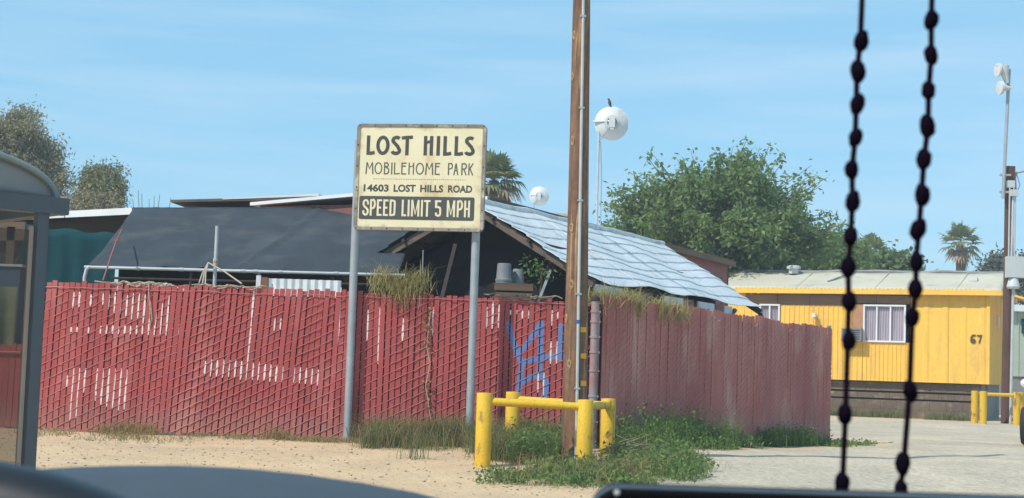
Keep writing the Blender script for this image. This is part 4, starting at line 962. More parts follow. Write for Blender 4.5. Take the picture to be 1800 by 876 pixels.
# second home: flat roof line above the awning at left
a, b = P(300, 356, 30), P(560, 356, 30)
fh = thing('mobile_home', ((a.x + b.x) / 2, 30, 0), 'tan home whose brown flat roof line shows above the black awning', 'mobile home')
mb = MB(); mb.box(((a.x + b.x) / 2 + .6, 31.5, (a.z - 0.1) / 2), (b.x - a.x + 1.2, 2.9, a.z - 0.1)); mb.build('wall', M['tan'], fh)
mb = MB(); mb.slab([a, b + Vector((0, 0, .06)), b + Vector((0, 0, .12)), a + Vector((0, 0, .05))], (0, 3.2, 0.1)); mb.build('roof', M['brown'], fh)
mb = MB(); mb.slab([a.lerp(b, .35) + Vector((0, -.01, .055)), b + Vector((0, -.01, .12)), b + Vector((0, -.01, .17)), a.lerp(b, .35) + Vector((0, -.01, .075))], (0, 3.1, 0.1)); mb.build('roof_coating', M['white_trim'], fh)

# ------------------------------------------------------------------ dish antennas
def dish(name, px, py, rpx, Y, mast_px, mast_top, mast_bot, label, group):
    c = P(px, py, Y); r = rpx * Y / FPX; t = thing(name, PX(mast_px, Y, 0), label, 'antenna', group)
    base = P(mast_px, mast_bot, Y); top = P(mast_px, mast_top, Y)
    axd = Vector((0.02, 1, 0.02)).normalized(); ax0 = axd.cross(Vector((0, 0, 1))).normalized(); ax1 = ax0.cross(axd).normalized(); A_ = (ax0, ax1, axd)
    prof = [(0.001, -r * 0.42)] + [(r * k / 10, -r * 0.42 * (1 - (k / 10) ** 2)) for k in range(1, 11)] + [(r * 1.02, 0.0), (r * 1.02, r * 0.10), (r * 0.7, r * 0.2), (0.001, r * 0.26)]
    mb = MB(); mb.lathe(prof, c, A_, n=40); mb.build('reflector', M['white'], t, smooth='auto')
    mb = MB(); mb.lathe([(r * 0.44, -r * 0.36), (r * 0.42, -r * 0.46), (r * 0.30, -r * 0.48), (r * 0.30, -r * 0.38)], c, A_, n=24); mb.build('mount_ring', M['grey_box'], t, smooth='auto')
    mb = MB(); mb.box(c - axd * r * 0.60 + Vector((0, 0, -r * 0.02)), (r * 0.34, r * 0.62, r * 0.30), A_); mb.box(c - axd * r * 0.60 + Vector((0, 0, -r * 0.36)), (r * 0.22, r * 0.2, r * 0.22), A_); mb.build('radio_unit', M['white'], t)
    mb = MB(); mb.tube([(base.x, Y, base.z), (base.x + (top.x - base.x) * 0.0, Y, top.z)], r * 0.075, 10); mb.build('mast', M['galv_light'], t, smooth='auto')
    tz = top.z - r * 0.15
    mb = MB(); mb.tube([(base.x - r * .35, Y - r * .1, c.z + r * .05), (c.x, c.y - r * .5, c.z + r * .05)], r * 0.07, 8); mb.build('bracket', M['galv'], t)
    mb = MB(); mb.tube([(base.x, Y - r * .08, c.z - r * 1.1), (c.x - r * 0.1, c.y - r * .5, c.z - r * 0.30)], r * 0.035, 6); mb.build('strut', M['galv'], t)
    mb = MB(); mb.tube([(base.x + r * .1, Y - r * .08, c.z - r * 1.1), (base.x + r * .22, Y, c.z - r * 3), (base.x + r * .25, Y, base.z)], r * 0.035, 6); mb.build('cable', M['galv'], t)
    return c, r
dc, dr = dish('dish_antenna', 1075, 217, 30, 28.5, 1048, 206, 404, 'larger white dish antenna on a mast above the shed roof, bird perched on it', 'white dish antennas')
dish('dish_antenna', 948, 345, 17, 30.0, 937, 346, 378, 'smaller white dish antenna on a short mast beside the palm', 'white dish antennas')
# bird on the dish rim
bp_ = Vector((dc.x - 0.045, dc.y - 0.01, dc.z + dr * 1.0 + 0.01))
bird = thing('bird', bp_, 'small dark bird perched upright on the larger dish', 'bird')
M['bird'] = pmat('dark_feathers', (0.055, 0.05, 0.048), (0.09, 0.08, 0.075), 30, 0.8)
mb = MB(); mb.tube([bp_ + Vector(v) for v in ((0.035, 0, -0.045), (0.022, 0, -0.01), (0.008, 0, 0.03), (-0.002, 0, 0.065), (-0.008, 0, 0.092), (-0.013, 0, 0.110), (-0.02, -0.004, 0.122), (-0.034, -0.008, 0.122), (-0.047, -0.01, 0.119))], [0.006, 0.014, 0.027, 0.030, 0.022, 0.017, 0.019, 0.010, 0.002], 10); mb.build('body', M['bird'], bird, smooth=True)
for dx in (-.008, .012):
    mb = MB(); mb.tube([bp_ + Vector((dx, 0, 0.03)), bp_ + Vector((dx - .003, 0, -0.008))], 0.003, 5); mb.build('leg', M['bird'], bird)

# things stored just inside the shed, showing over the fence
def lean_board(px0, py0, px1, py1, Y0, Y1, r_, mat, label):
    a_, b_ = P(px0, py0, Y0), P(px1, py1, Y1); t = thing('lumber_board', (a_.x, a_.y, 0), label, 'board')
    d = (b_ - a_); foot = a_ - d * ((a_.z - 0.02) / d.z) if abs(d.z) > .15 else a_
    dd = (b_ - foot); L_ = dd.length; dd.normalize(); ax1 = dd.cross(Vector((0, 1, 0))).normalized()
    mb = MB(); mb.box((foot + b_) / 2, (L_, r_, 0.03), (dd, ax1, dd.cross(ax1))); mb.build('plank', mat, t); return t
lean_board(790, 470, 800, 430, 21.4, 21.6, 0.05, M['dark_wood'], 'dark leaning plank inside the shed left of the right sign post')
lean_board(958, 500, 968, 474, 20.9, 21.0, 0.035, M['galv'], 'short pale stick leaning inside the shed beside the utility pole')
dp = thing('potted_plant', (P(950, 500, 21.0).x, 21.0, 0), 'dark leafy plant inside the shed between buckets and utility pole', 'plant')
c_ = P(952, 474, 21.0)
mb = MB(); mb.tube([(c_.x, 21.0, 0.5), (c_.x, 21.0, c_.z)], 0.02, 6); mb.build('stem', M['bark'], dp)
mb = MB(); mb.lathe([(0.14, 0), (0.18, 0.28), (0.19, 0.30), (0.0, 0.30)], (c_.x, 21.0, 0.62), n=16); mb.build('pot', M['bucket'], dp, smooth='auto')
mb = MB(); mb.box((c_.x, 21.0, 0.31), (0.4, 0.4, 0.62)); mb.build('plinth', M['dark_wood'], dp)
quads_obj('leaves', leaves_np(np.array(c_) + rng.normal(size=(200, 3)) * np.array([.16, .12, .10]), .07, .03, .2), M['weed_dark'], dp)

# ------------------------------------------------------------------ yellow mobile home, number 67
TY = R(23)
TX = Vector((math.cos(TY), -math.sin(TY), 0)); TN = Vector((-math.sin(TY), -math.cos(TY), 0))       # along the wall to the right; out of the wall
tcn_ = P(1736, 676, 41.0); tb = Vector((tcn_.x, tcn_.y, 0))
TG = gz(tb.x, tb.y) - 0.02
Z0 = tcn_.z; Z1 = P(1736, 516, 41.0).z
TL, TD = 13.5, 3.6
AXT = (TX, TN, Vector((0, 0, 1)))
def tq(s_, c_, z_):
    """s_ metres left of the right corner (positive = left), c_ metres out of the wall"""
    return Vector((tb.x, tb.y, 0)) - TX * s_ + TN * c_ + Vector((0, 0, z_))
def wall_s(px, z):
    """distance along the wall for an image column"""
    lo, hi = -2.0, 16.0
    for _ in range(50):
        m_ = (lo + hi) / 2; q = tq(m_, 0, z); d = q - EYE; x_ = 900 + FPX * d.dot(CR) / d.dot(F_)
        if x_ > px: lo = m_
        else: hi = m_
    return (lo + hi) / 2
def wall_z(py, s_):
    lo, hi = -0.5, 6
    for _ in range(50):
        m_ = (lo + hi) / 2; q = tq(s_, 0, m_); d = q - EYE; y_ = 438 - FPX * d.dot(CU) / d.dot(F_)
        if y_ > py: lo = m_
        else: hi = m_
    return (lo + hi) / 2
ty = thing('mobile_home', (tb.x, tb.y, TG), 'bright yellow mobile home numbered 67 with cream roof', 'mobile home')
M['home_yellow'] = pmat('yellow_house_paint', (0.93, 0.565, 0.10), (0.89, 0.52, 0.085), 0.8, 0.6, dirt=((0.66, 0.40, 0.12), 2.4, 0.50, 0.78), spec=0.3, stretch=(1, 1, .22), bump=.012, bscale=2.5, grain=(9, .07))
M['cream_roof'] = pmat('cream_roof_coating', (0.58, 0.53, 0.41), (0.50, 0.45, 0.35), 1.2, 0.7, dirt=((0.40, 0.36, 0.29), 1.6, 0.58, 0.72), bump=0.01)
M['skirt'] = pmat('brown_block', (0.185, 0.135, 0.092), (0.125, 0.09, 0.062), 3, 0.9, orand=0.07, bump=0.005, dirt=((0.33, 0.26, 0.18), 3, .52, .7))
M['board'] = pmat('bare_brown_board', (0.28, 0.175, 0.10), (0.20, 0.12, 0.07), 2, 0.85, orand=0.1, stretch=(1, 1, 5))
M['curtain'] = pmat('grey_violet_curtain', (0.62, 0.54, 0.60), (0.42, 0.36, 0.42), 3, 0.9, stretch=(6, 6, 0.3))
M['ink67'] = pmat('black_numerals', (0.10, 0.075, 0.03), None, 4, 0.6)
# ribbed siding panels (each a sheet with vertical ribs)
w1a, w1b = wall_s(1592, 1.9), wall_s(1517, 1.9)           # big window
w2a, w2b = wall_s(1371, 2.4), wall_s(1335, 2.4)
zw_t, zw_b = wall_z(536, (w1a + w1b) / 2), wall_z(602, (w1a + w1b) / 2)
s_edge = wall_s(1600, 1.9)
def panel(sa, sb_, za, zb_, rib, name='siding_panel'):
    mb = MB(); L_ = sb_ - sa; n_ = max(2, int(L_ / rib)) if rib else 1
    prof = []
    for k in range(n_):
        a_ = sa + L_ * k / n_; d = L_ / n_
        if rib: prof += [(a_, 0.0), (a_ + d * 0.10, 0.016), (a_ + d * 0.24, 0.016), (a_ + d * 0.34, 0.0)]
        else: prof += [(a_, 0.0)]
    prof.append((sb_, 0.0))
    for (s_, c_) in prof: mb.v += [tuple(tq(s_, c_, za)), tuple(tq(s_, c_, zb_)), tuple(tq(s_, -0.05, za)), tuple(tq(s_, -0.05, zb_))]
    for k in range(len(prof) - 1):
        o_ = k * 4; mb.f += [(o_, o_ + 4, o_ + 5, o_ + 1), (o_ + 2, o_ + 3, o_ + 7, o_ + 6), (o_ + 1, o_ + 5, o_ + 7, o_ + 3), (o_, o_ + 2, o_ + 6, o_ + 4)]
    o_ = (len(prof) - 1) * 4; mb.f += [(0, 1, 3, 2), (o_, o_ + 2, o_ + 3, o_ + 1)]
    return mb.build(name, M['home_yellow'], ty)
zb_band = wall_z(538, 3.5)                                   # lower edge of the bare board band
# right part: smooth panels
for (a_, b_) in ((0.05, s_edge * 0.5), (s_edge * 0.5 + 0.008, s_edge)):
    panel(a_, b_, Z0, Z1, 0.62)
panel(s_edge + 0.008, w1b + 0.0, Z0, zw_b, 0.105)
panel(w1b + 0.008, w2a - 0.01, Z0, zb_band, 0.125)
panel(w2a, w2b, Z0, wall_z(575, w2a) - 0.3, 0.125); panel(w2b + 0.008, TL, Z0, Z1, 0.2)
# corner trim
mb = MB(); mb.box(tq(0.0, -0.005, (Z0 + Z1) / 2), (0.09, 0.09, Z1 - Z0), AXT); mb.build('corner_trim', M['home_yellow'], ty)
# exposed boards under the eave
sA, sB = s_edge + 0.01, wall_s(1310, 2.7); nb_ = 5
for k in range(nb_):
    a_, b_ = sA + (sB - sA) * k / nb_, sA + (sB - sA) * (k + 1) / nb_ - 0.012
    for (z0_, z1_, c_) in ((zb_band if a_ > w1b - .3 else zw_t + .03, zb_band + 0.28, 0.012 if k % 2 else 0.022), (zb_band + 0.285, Z1, 0.005)):
        mb = MB(); mb.box(tq((a_ + b_) / 2, c_ - 0.03, (z0_ + z1_) / 2), (b_ - a_, 0.06, z1_ - z0_), AXT); mb.build('bare_board', M['board'], ty)
# windows
def window(sa, sb_, zt, zb_, mull):
    w_ = MB(); t_ = 0.045
    cen = (sa + sb_) / 2
    fr_ = MB()
    fr_.box(tq(cen, 0.02, zt - t_ / 2), (sb_ - sa, 0.07, t_), AXT); fr_.box(tq(cen, 0.02, zb_ + t_ / 2), (sb_ - sa, 0.07, t_), AXT)
    for s_ in (sa + t_ / 2, sb_ - t_ / 2): fr_.box(tq(s_, 0.018, (zt + zb_) / 2), (t_, 0.066, zt - zb_ - 2 * t_), AXT)
    fo = fr_.build('window', M['white_trim'], ty)
    edges = [sa + t_] + [sa + (sb_ - sa) * m_ for m_ in mull] + [sb_ - t_]
    for m_ in mull:
        mb = MB(); mb.box(tq(sa + (sb_ - sa) * m_, 0.016, (zt + zb_) / 2), (0.04, 0.05, zt - zb_ - 2 * t_), AXT); mb.build('mullion', M['white_trim'], fo)
    for e0, e1 in zip(edges[:-1], edges[1:]):
        mb = MB(); mb.add([tq(e0 + .015, -.004, zb_ + t_), tq(e1 - .015, -.004, zb_ + t_), tq(e1 - .015, -.004, zt - t_), tq(e0 + .015, -.004, zt - t_)], [(0, 1, 2, 3)]); mb.build('pane', M['pane'], fo)
        mb = MB(); mb.grid(lambda u, v: tq(e0 + (e1 - e0) * u, -0.03 + 0.018 * math.sin(u * 34 + v), zb_ + t_ + (zt - zb_ - 2 * t_) * v), 40, 3); mb.build('curtain', M['curtain'], fo, smooth=True)
    mb = MB(); mb.box(tq(cen, -0.25, (zt + zb_) / 2), (sb_ - sa, 0.02, zt - zb_), AXT); mb.build('dark_room', M['glass_dark'], fo)
    return fo
M['pane'] = bpy.data.materials.new('window_glass'); M['pane'].use_nodes = True
_n = M['pane'].node_tree.nodes; _l = M['pane'].node_tree.links.new
_tr = _n.new('ShaderNodeBsdfTransparent'); _gl = _n.new('ShaderNodeBsdfGlossy'); _gl.inputs['Roughness'].default_value = 0.03; _ms = _n.new('ShaderNodeMixShader'); _fr = _n.new('ShaderNodeFresnel'); _fr.inputs['IOR'].default_value = 1.5
_tr.inputs['Color'].default_value = (0.93, 0.95, 0.95, 1)
_ms.inputs[0].default_value = 0.07; _l(_tr.outputs[0], _ms.inputs[1]); _l(_gl.outputs[0], _ms.inputs[2]); _l(_ms.outputs[0], _n['Material Output'].inputs['Surface'])
window(w1a, w1b, zw_t, zw_b, (0.36, 0.68))
window(w2a, w2b, wall_z(535, w2a), wall_z(575, w2a) - 0.3, (0.5,))
# plywood patch and air-conditioner beside the window
M['ply'] = pmat('orange_plywood', (0.50, 0.26, 0.13), (0.40, 0.20, 0.10), 6, 0.8, dirt=((0.20, 0.08, 0.04), 7, .62, .7))
sa_, sb2 = w1b + 0.005, wall_s(1497, 1.9)
mb = MB(); mb.box(tq((sa_ + sb2) / 2, 0.012, (zw_t + wall_z(580, sa_)) / 2), (sb2 - sa_, 0.06, zw_t - wall_z(580, sa_)), AXT); mb.build('plywood_patch', M['ply'], ty)
za_, zb2 = wall_z(580, sa_), wall_z(599, sa_)
mb = MB(); mb.box(tq((sa_ + sb2) / 2 + .1, 0.16, (za_ + zb2) / 2), (0.52, 0.34, za_ - zb2 + .05), AXT); ac = mb.build('air_conditioner', M['bucket'], ty)
for k in range(5):
    mb = MB(); mb.box(tq((sa_ + sb2) / 2 + .1, 0.333, zb2 + (za_ - zb2) * (k + .5) / 5), (0.44, 0.008, 0.02), AXT); mb.build('louvre', M['black_plastic'], ac)
# wall lamp
ls = wall_s(1433, 2.4); lz = wall_z(555, ls)
mb = MB(); mb.lathe([(0.03, 0.0), (0.05, 0.02), (0.05, 0.05), (0.02, 0.09), (0.02, 0.14)], tq(ls, 0.0, lz), (TX, Vector((0, 0, 1)), TN), n=12); lo_ = mb.build('wall_lamp', M['white'], ty, smooth='auto')
mb = MB(); mb.lathe([(0.075, -0.05), (0.06, 0.05), (0.0, 0.07)], tq(ls, 0.15, lz), n=12); mb.build('lamp_shade', M['white'], lo_, smooth='auto')
# house number built from strokes
sN = wall_s(1717, 1.85); zN = wall_z(598, sN)
def num(pts, s0, w_=0.038):
    mb = MB(); Q = [(s0 - a_ * 0.095, zN + b_ * 0.125) for a_, b_ in pts]
    for (a_, b_) in zip(Q[:-1], Q[1:]):
        pa, pb2 = tq(a_[0], 0.022, a_[1]), tq(b_[0], 0.022, b_[1]); d = (pb2 - pa); L_ = d.length; d.normalize(); mb.box((pa + pb2) / 2, (L_ + w_ * .9, 0.008 + 0.001 * (len(mb.v) // 8), w_), (d, TN, d.cross(TN)))
    mb.build('numeral', M['ink67'], ty)
num([(1, 0.95), (0.4, 0.95), (0, 0.5), (0, -0.3), (0.3, -0.5), (0.8, -0.5), (1, -0.2), (0.8, 0.1), (0.1, 0.1)], sN + 0.14)
num([(0, 0.9), (1, 0.9), (0.45, -0.5)], sN - 0.02)
# end wall and back wall
def twall(qa, qb, z0_, z1_, mat, name='end_wall'):
    mb = MB(); mb.slab([qa + Vector((0, 0, z0_)), qb + Vector((0, 0, z0_)), qb + Vector((0, 0, z1_)), qa + Vector((0, 0, z1_))], TX * -0.05); return mb.build(name, mat, ty)
twall(tq(-0.0, -0.05, 0), tq(0, -TD, 0), Z0, Z1 + 0.05, M['home_yellow'])
for k in range(9):
    zz = Z0 + (Z1 - Z0) * (k + 0.5) / 9; mb = MB(); mb.box(tq(-0.012, -0.35 - (0.25 if k % 2 else 0), zz), (0.02, 0.5, 0.018), AXT); mb.build('lap_edge', M['home_yellow'], ty)
mb = MB(); mb.box(tq(-0.02, -2.3, wall_z(560, 0)), (0.03, 0.4, 0.3), AXT); mb.build('vent', M['white_trim'], ty)
twall(tq(TL, -0.05, 0), tq(TL, -TD, 0), Z0, Z1 + .05, M['home_yellow'])
mb = MB(); mb.box(tq(TL / 2, -TD, (Z0 + Z1) / 2), (TL, 0.05, Z1 - Z0), AXT); mb.build('back_wall', M['home_yellow'], ty)
mb = MB(); mb.box(tq(TL / 2, -TD / 2, Z0 + .03), (TL - .1, TD - 0.12, 0.05), AXT); mb.build('floor_pan', M['dark_wood'], ty)
# roof: shallow gable
RZ = 0.62
for (c0_, c1_) in ((0.24, -TD / 2), (-TD - 0.24, -TD / 2 - 0.002)):
    mb = MB()
    def rf(u, v): return tq(-0.35 + (TL + 0.6) * u, c0_ + (c1_ - c0_) * v, Z1 + 0.045 + RZ * v + 0.012 * mnoise.noise(Vector((u * 40, v * 3, 0))) - 0.03 * v * abs(math.sin(u * 19)))
    mb.grid(rf, 90, 6); mb.build('roof', M['cream_roof'], ty, smooth=True, solid=0.03)
mb = MB(); mb.box(tq(TL / 2 - 0.05, 0.245, Z1 + 0.0), (TL + 0.6, 0.03, 0.13), AXT); mb.build('fascia', M['home_yellow'], ty)
mb = MB(); mb.box(tq(-0.36, -TD / 2 + .1, Z1 + 0.0), (0.03, TD + .3, 0.12), AXT); mb.build('fascia', M['home_yellow'], ty)
mb = MB(); mb.slab([tq(0.0, -.03, Z1 + .03), tq(0, -TD, Z1 + .03), tq(0, -TD / 2, Z1 + RZ)], TX * -0.05); mb.build('gable', M['home_yellow'], ty)
M['ridge_grey'] = pmat('grey_ridge', (0.30, 0.30, 0.29), (0.17, 0.17, 0.165), 2.5, 0.8)
mb = MB()
ks = 40
mb.tube([tq(-0.3 + (TL + .5) * i / ks, -TD / 2, Z1 + RZ + 0.045 + random.uniform(-.02, .02)) for i in range(ks + 1)], 0.05, 6); mb.build('ridge', M['ridge_grey'], ty)
sv = wall_s(1372, 3.2); p = tq(sv, -1.5, Z1 + RZ - 0.04)
mb = MB(); mb.lathe([(0.14, 0), (0.14, 0.13), (0.20, 0.135), (0.20, 0.20), (0.15, 0.23), (0, 0.24)], p, n=16); mb.build('roof_vent', M['grey_box'], ty, smooth='auto')
sv = wall_s(1703, 3.2); mb = MB(); mb.box(tq(sv, -0.9, Z1 + 0.42), (0.22, 0.2, 0.1), AXT); mb.build('roof_vent', M['white'], ty)
sv = wall_s(1470, 3.2); mb = MB(); mb.tube([tq(sv + .35, -0.55, Z1 + .31), tq(sv, -1.1, Z1 + .52), tq(sv - .15, -1.6, Z1 + .66)], 0.025, 6); mb.build('roof_seam', M['ridge_grey'], ty)
for k in range(6):
    s_ = 0.8 + k * 2.1; mb = MB(); mb.tube([tq(s_, 0.22, Z1 + .062), tq(s_ - .05, -.9, Z1 + .40), tq(s_ - .08, -1.75, Z1 + .66)], 0.012, 5); mb.build('roof_seam', M['cream_roof'], ty)
# fluttering strip along the eave
for k in range(60):
    s_ = 0.1 + k * 0.11; mb = MB(); mb.box(tq(s_, 0.25, Z1 + 0.075 + random.uniform(-.008, .008)), (0.05, 0.02, 0.045), AXT); mb.build('drip_tab', M['home_yellow'], ty)
# block skirting: three courses
nbk = int(TL / 0.42)
for c in range(4):
    hgt = (Z0 - TG - 0.02) / 4
    for k in range(nbk + 1):
        a_ = max(0.02, k * 0.42 - (0.21 if c % 2 else 0)); b_ = min(TL, (k + 1) * 0.42 - (0.21 if c % 2 else 0)) - 0.006
        if b_ - a_ < 0.05 or a_ > wall_s(1440, 0.4) + .3: continue
        cc = -0.16 if c == 3 else (-0.20 if c == 2 else -0.12)
        mb = MB(); mb.box(tq((a_ + b_) / 2, cc - 0.05, TG + hgt * (c + 0.5)), (b_ - a_, 0.1, hgt - (0.09 if c == 2 else 0.005)), AXT); mb.build('skirting_block', M['skirt'], ty)
mb = MB(); mb.box(tq(TL / 2, -0.32, (TG + Z0) / 2), (TL - .1, 0.06, Z0 - TG), AXT); mb.build('skirting_back', M['dark_wood'], ty)
mb = MB(); mb.box(tq(0.12, -TD / 2, (TG + Z0) / 2), (0.1, TD - .3, Z0 - TG), AXT); mb.build('end_skirting', M['ridge_grey'], ty)
# awning on the right end
aA = tq(-0.45, -1.2, 0); mb = MB(); mb.slab([tq(-0.42, -1.0, Z1 + .02), tq(-0.42, -3.4, Z1 + .02), tq(-2.2, -3.4, Z1 - .5), tq(-2.2, -1.0, Z1 - .5)], (0, 0, 0.05)); mb.build('awning', M['home_yellow'], ty)

# pale green home at the right edge
gq = PX(1783, 50, 0); gr = thing('mobile_home', (gq.x + 2, 50, 0), 'pale green home with white eave at the right edge', 'mobile home')
M['pale_green'] = pmat('pale_green_siding', (0.47, 0.52, 0.42), (0.40, 0.45, 0.36), 1.5, 0.7)
zg0, zg1 = P(1790, 662, 50).z, P(1790, 548, 50).z
mb = MB(); mb.box((gq.x + 3, 51.5, (zg0 + zg1) / 2), (6.4, 3, zg1 - zg0)); mb.build('wall', M['pale_green'], gr)
for k in range(16):
    mb = MB(); mb.box((gq.x + 0.1 + k * 0.38, 49.985, (zg0 + zg1) / 2), (0.03, 0.03, zg1 - zg0)); mb.build('batten', M['pale_green'], gr)
mb = MB(); mb.box((gq.x + 3, 51.5, zg1 + 0.1), (6.9, 3.5, 0.2)); mb.build('roof', M['white_trim'], gr)
mb = MB(); mb.box((gq.x + 0.9, 49.96, zg1 - 0.45), (1.4, 0.05, 0.45)); mb.build('window', M['teal'], gr)
mb = MB(); mb.box((gq.x + 3, 51.5, zg0 / 2 - .03), (6.3, 2.9, zg0 + 0.06)); mb.build('skirting', M['ridge_grey'], gr)

# ------------------------------------------------------------------ far utility pole with meter boxes
fy = 39.2
fb_ = G(1769, 745); fy = 39.0
fb_ = PX(1769, fy, gz(12, fy))
fp = thing('utility_pole', (fb_.x, fy, fb_.z), 'dark far utility pole with grey meter boxes at the right edge', 'pole')
ztop = P(1777, 293, fy).z
mb = MB(); mb.tube([(fb_.x, fy, fb_.z - .2), (fb_.x + .02, fy, 3), (fb_.x + 0.02, fy, ztop)], [0.135, 0.12, 0.10], 14); mb.build('shaft', M['pole_far'], fp, smooth='auto')
q = P(1777, 305, fy - .12); mb = MB(); mb.box(q, (0.20, 0.06, 0.36)); mb.build('top_board', M['pole_far'], fp)
def pbox(x0, y0, x1, y1, nm, mat, d=0.12, dy=0.14):
    a_, b_ = P(x0, y1, fy - dy), P(x1, y0, fy - dy); mb = MB(); mb.box((a_ + b_) / 2, (b_.x - a_.x, d, b_.z - a_.z)); return mb.build(nm, mat, fp)
pbox(1770, 318, 1783, 330, 'fuse_box', M['grey_box'])
pbox(1776, 334, 1789, 345, 'weatherhead', M['grey_box'], dy=.26)
pbox(1769, 452, 1800, 488, 'meter_box', M['grey_box'], .25, .28)
c_ = P(1781, 508, fy - .28); mb = MB(); mb.lathe([(0.13, 0), (0.16, 0.05), (0.11, 0.26), (0.10, 0.27)], c_, n=14); mb.build('meter_socket', M['grey_box'], fp, smooth='auto')
for (x0, y0, x1, y1, r_) in ((1775, 330, 1773, 452, .02), (1781, 345, 1778, 452, .03), (1785, 345, 1783, 452, .02), (1781, 508, 1776, 745, .035)):
    a_, b_ = P(x0, y0, fy - .22), P(x1, y1, fy - .22); mb = MB(); mb.tube([(a_.x, a_.y, a_.z), ((a_.x + b_.x) / 2, a_.y, (a_.z + b_.z) / 2), (b_.x, b_.y, max(b_.z, fb_.z))], r_, 8); mb.build('conduit', M['galv_light'], fp, smooth='auto')
mb = MB(); mb.tube([P(1786, 340, fy), P(1784, 312, fy), P(1787, 304, fy), P(1800, 301, fy), P(1830, 302, fy)], 0.03, 8); mb.build('lamp_arm', M['galv'], fp, smooth='auto')
mb = MB(); mb.tube([P(1787, 306, fy), P(1793, 325, fy), P(1788, 338, fy)], 0.012, 6); mb.build('drip_wire', M['galv_light'], fp)
mm = thing('antenna_mast', P(1768, 365, fy - .2), 'tall thin mast with white antennas clamped to the far pole', 'antenna')
a_, b_ = P(1763, 349, fy - .2), P(1774, 122, fy - .2)
mb = MB(); mb.tube([a_, a_.lerp(b_, .5), b_], 0.042, 10); mb.build('mast', M['galv'], mm, smooth='auto')
for py in (308, 338):
    q = P(1767, py, fy - .16); mb = MB(); mb.box(q, (0.26, 0.1, 0.05)); mb.build('clamp', M['galv'], mm)
lx = Vector((-1, -.2, 0)).normalized(); ly = Vector((0, 0, 1)); lz_ = lx.cross(ly)
c_ = P(1771, 150, fy - .25)
mb = MB(); mb.lathe([(0.05, 0.05), (0.10, 0.30), (0.16, 0.46), (0.16, 0.50), (0.0, 0.52)], c_, (Vector((1, 0, 0)), Vector((0, 1, 0)), Vector((-.28, 0, 1)).normalized()), n=16); mb.build('horn', M['white'], mm, smooth='auto')
c2_ = P(1764, 124, fy - .25); mb = MB(); mb.lathe([(0.05, 0), (0.12, 0.10), (0.17, 0.13), (0.17, .17), (0, .19)], c2_, (ly, lz_, lx), n=16); mb.build('dish', M['white'], mm, smooth='auto')
c3_ = P(1766, 155, fy - .25); mb = MB(); mb.lathe([(0.05, -0.15), (0.08, 0.02), (0.17, 0.08), (0.17, .14), (0, .16)], c3_, (ly, lz_, lx), n=16); mb.build('dish', M['white'], mm, smooth='auto')
mb = MB(); mb.tube([P(1776, 153, fy - .2), c3_], 0.03, 6); mb.build('bracket', M['galv'], mm)
# far yellow guard
fg = thing('pipe_guard', PX(1730, 38.3, gz(11.5, 38)), 'distant yellow pipe guard beside the yellow home', 'bollards')
fz = gz(11.5, 38)
pts_ = [(PX(1713, 38.4, 0).x, 38.4, 690), (PX(1728, 37.6, 0).x, 37.6, 687), (PX(1787, 37.6, 0).x, 37.6, 689), (PX(1793, 38.6, 0).x, 38.6, 690)]
ftop = P(1728, 688, 37.6).z
for (x_, y_, py) in pts_:
    mb = MB(); mb.lathe([(0.085, fz - .1), (0.085, ftop - .005), (0.08, ftop), (0, ftop + .004)], (x_, y_, 0), n=16); mb.build('bollard', M['yellow'], fg, smooth='auto')
for i, j in ((1, 2), (2, 3), (0, 3)):
    mb = MB(); mb.tube([(pts_[i][0], pts_[i][1], ftop - .07), (pts_[j][0], pts_[j][1], ftop - .07)], 0.042, 10); mb.build('rail', M['yellow'], fg, smooth='auto')

# ------------------------------------------------------------------ white car, only its side edge in view
cy = 26.0; cxm = PX(1796, 25.6, 0.4).x + 1.55; cz = gz(cxm, cy)
car = thing('parked_car', (cxm, cy + 1, cz), 'white car facing the camera at the right edge of the view', 'car')
M['car_white'] = pmat('white_car_paint', (0.78, 0.79, 0.80), (0.74, 0.75, 0.76), 1, 0.25, spec=0.5, coat=0.6)
M['tyre'] = pmat('tyre_rubber', (0.02, 0.02, 0.02), (0.03, 0.03, 0.03), 10, 0.9)
secs = [(-0.75, 0.34, 0.72, 0.70, 0.70), (-0.55, 0.28, 0.80, 0.82, 0.80), (0.2, 0.26, 0.90, 0.90, 0.90), (0.75, 0.26, 0.98, 0.92, 0.92), (1.35, 0.26, 1.42, 0.92, 0.68), (1.9, 0.26, 1.50, 0.92, 0.66), (2.9, 0.26, 1.48, 0.92, 0.65), (3.5, 0.27, 1.05, 0.90, 0.75), (3.85, 0.34, 0.98, 0.84, 0.74)]
mb = MB(); nsx = 0
for (dy, zlo, zhi, hw_, tw) in secs:
    bel = min(0.92, zhi)
    prof = [(-hw_ * .9, zlo), (-hw_, zlo + .16), (-hw_ * 1.0, bel - .12), (-hw_ * .95, bel), (-tw, zhi - .04), (-tw * .8, zhi), (0, zhi + .02)]
    full = prof + [(-x_, z_) for x_, z_ in prof[-2::-1]]
    nsx = len(full)
    for (x_, z_) in full: mb.v.append((cxm + x_, cy + dy, cz + z_))
for i in range(len(secs) - 1):
    for k in range(nsx): mb.f.append((i * nsx + k, i * nsx + (k + 1) % nsx, (i + 1) * nsx + (k + 1) % nsx, (i + 1) * nsx + k))
mb.f += [tuple(range(nsx)), tuple((len(secs) - 1) * nsx + k for k in range(nsx))]
mb.build('body', M['car_white'], car, smooth='auto')
XA = (Vector((0, 1, 0)), Vector((0, 0, 1)), Vector((1, 0, 0)))
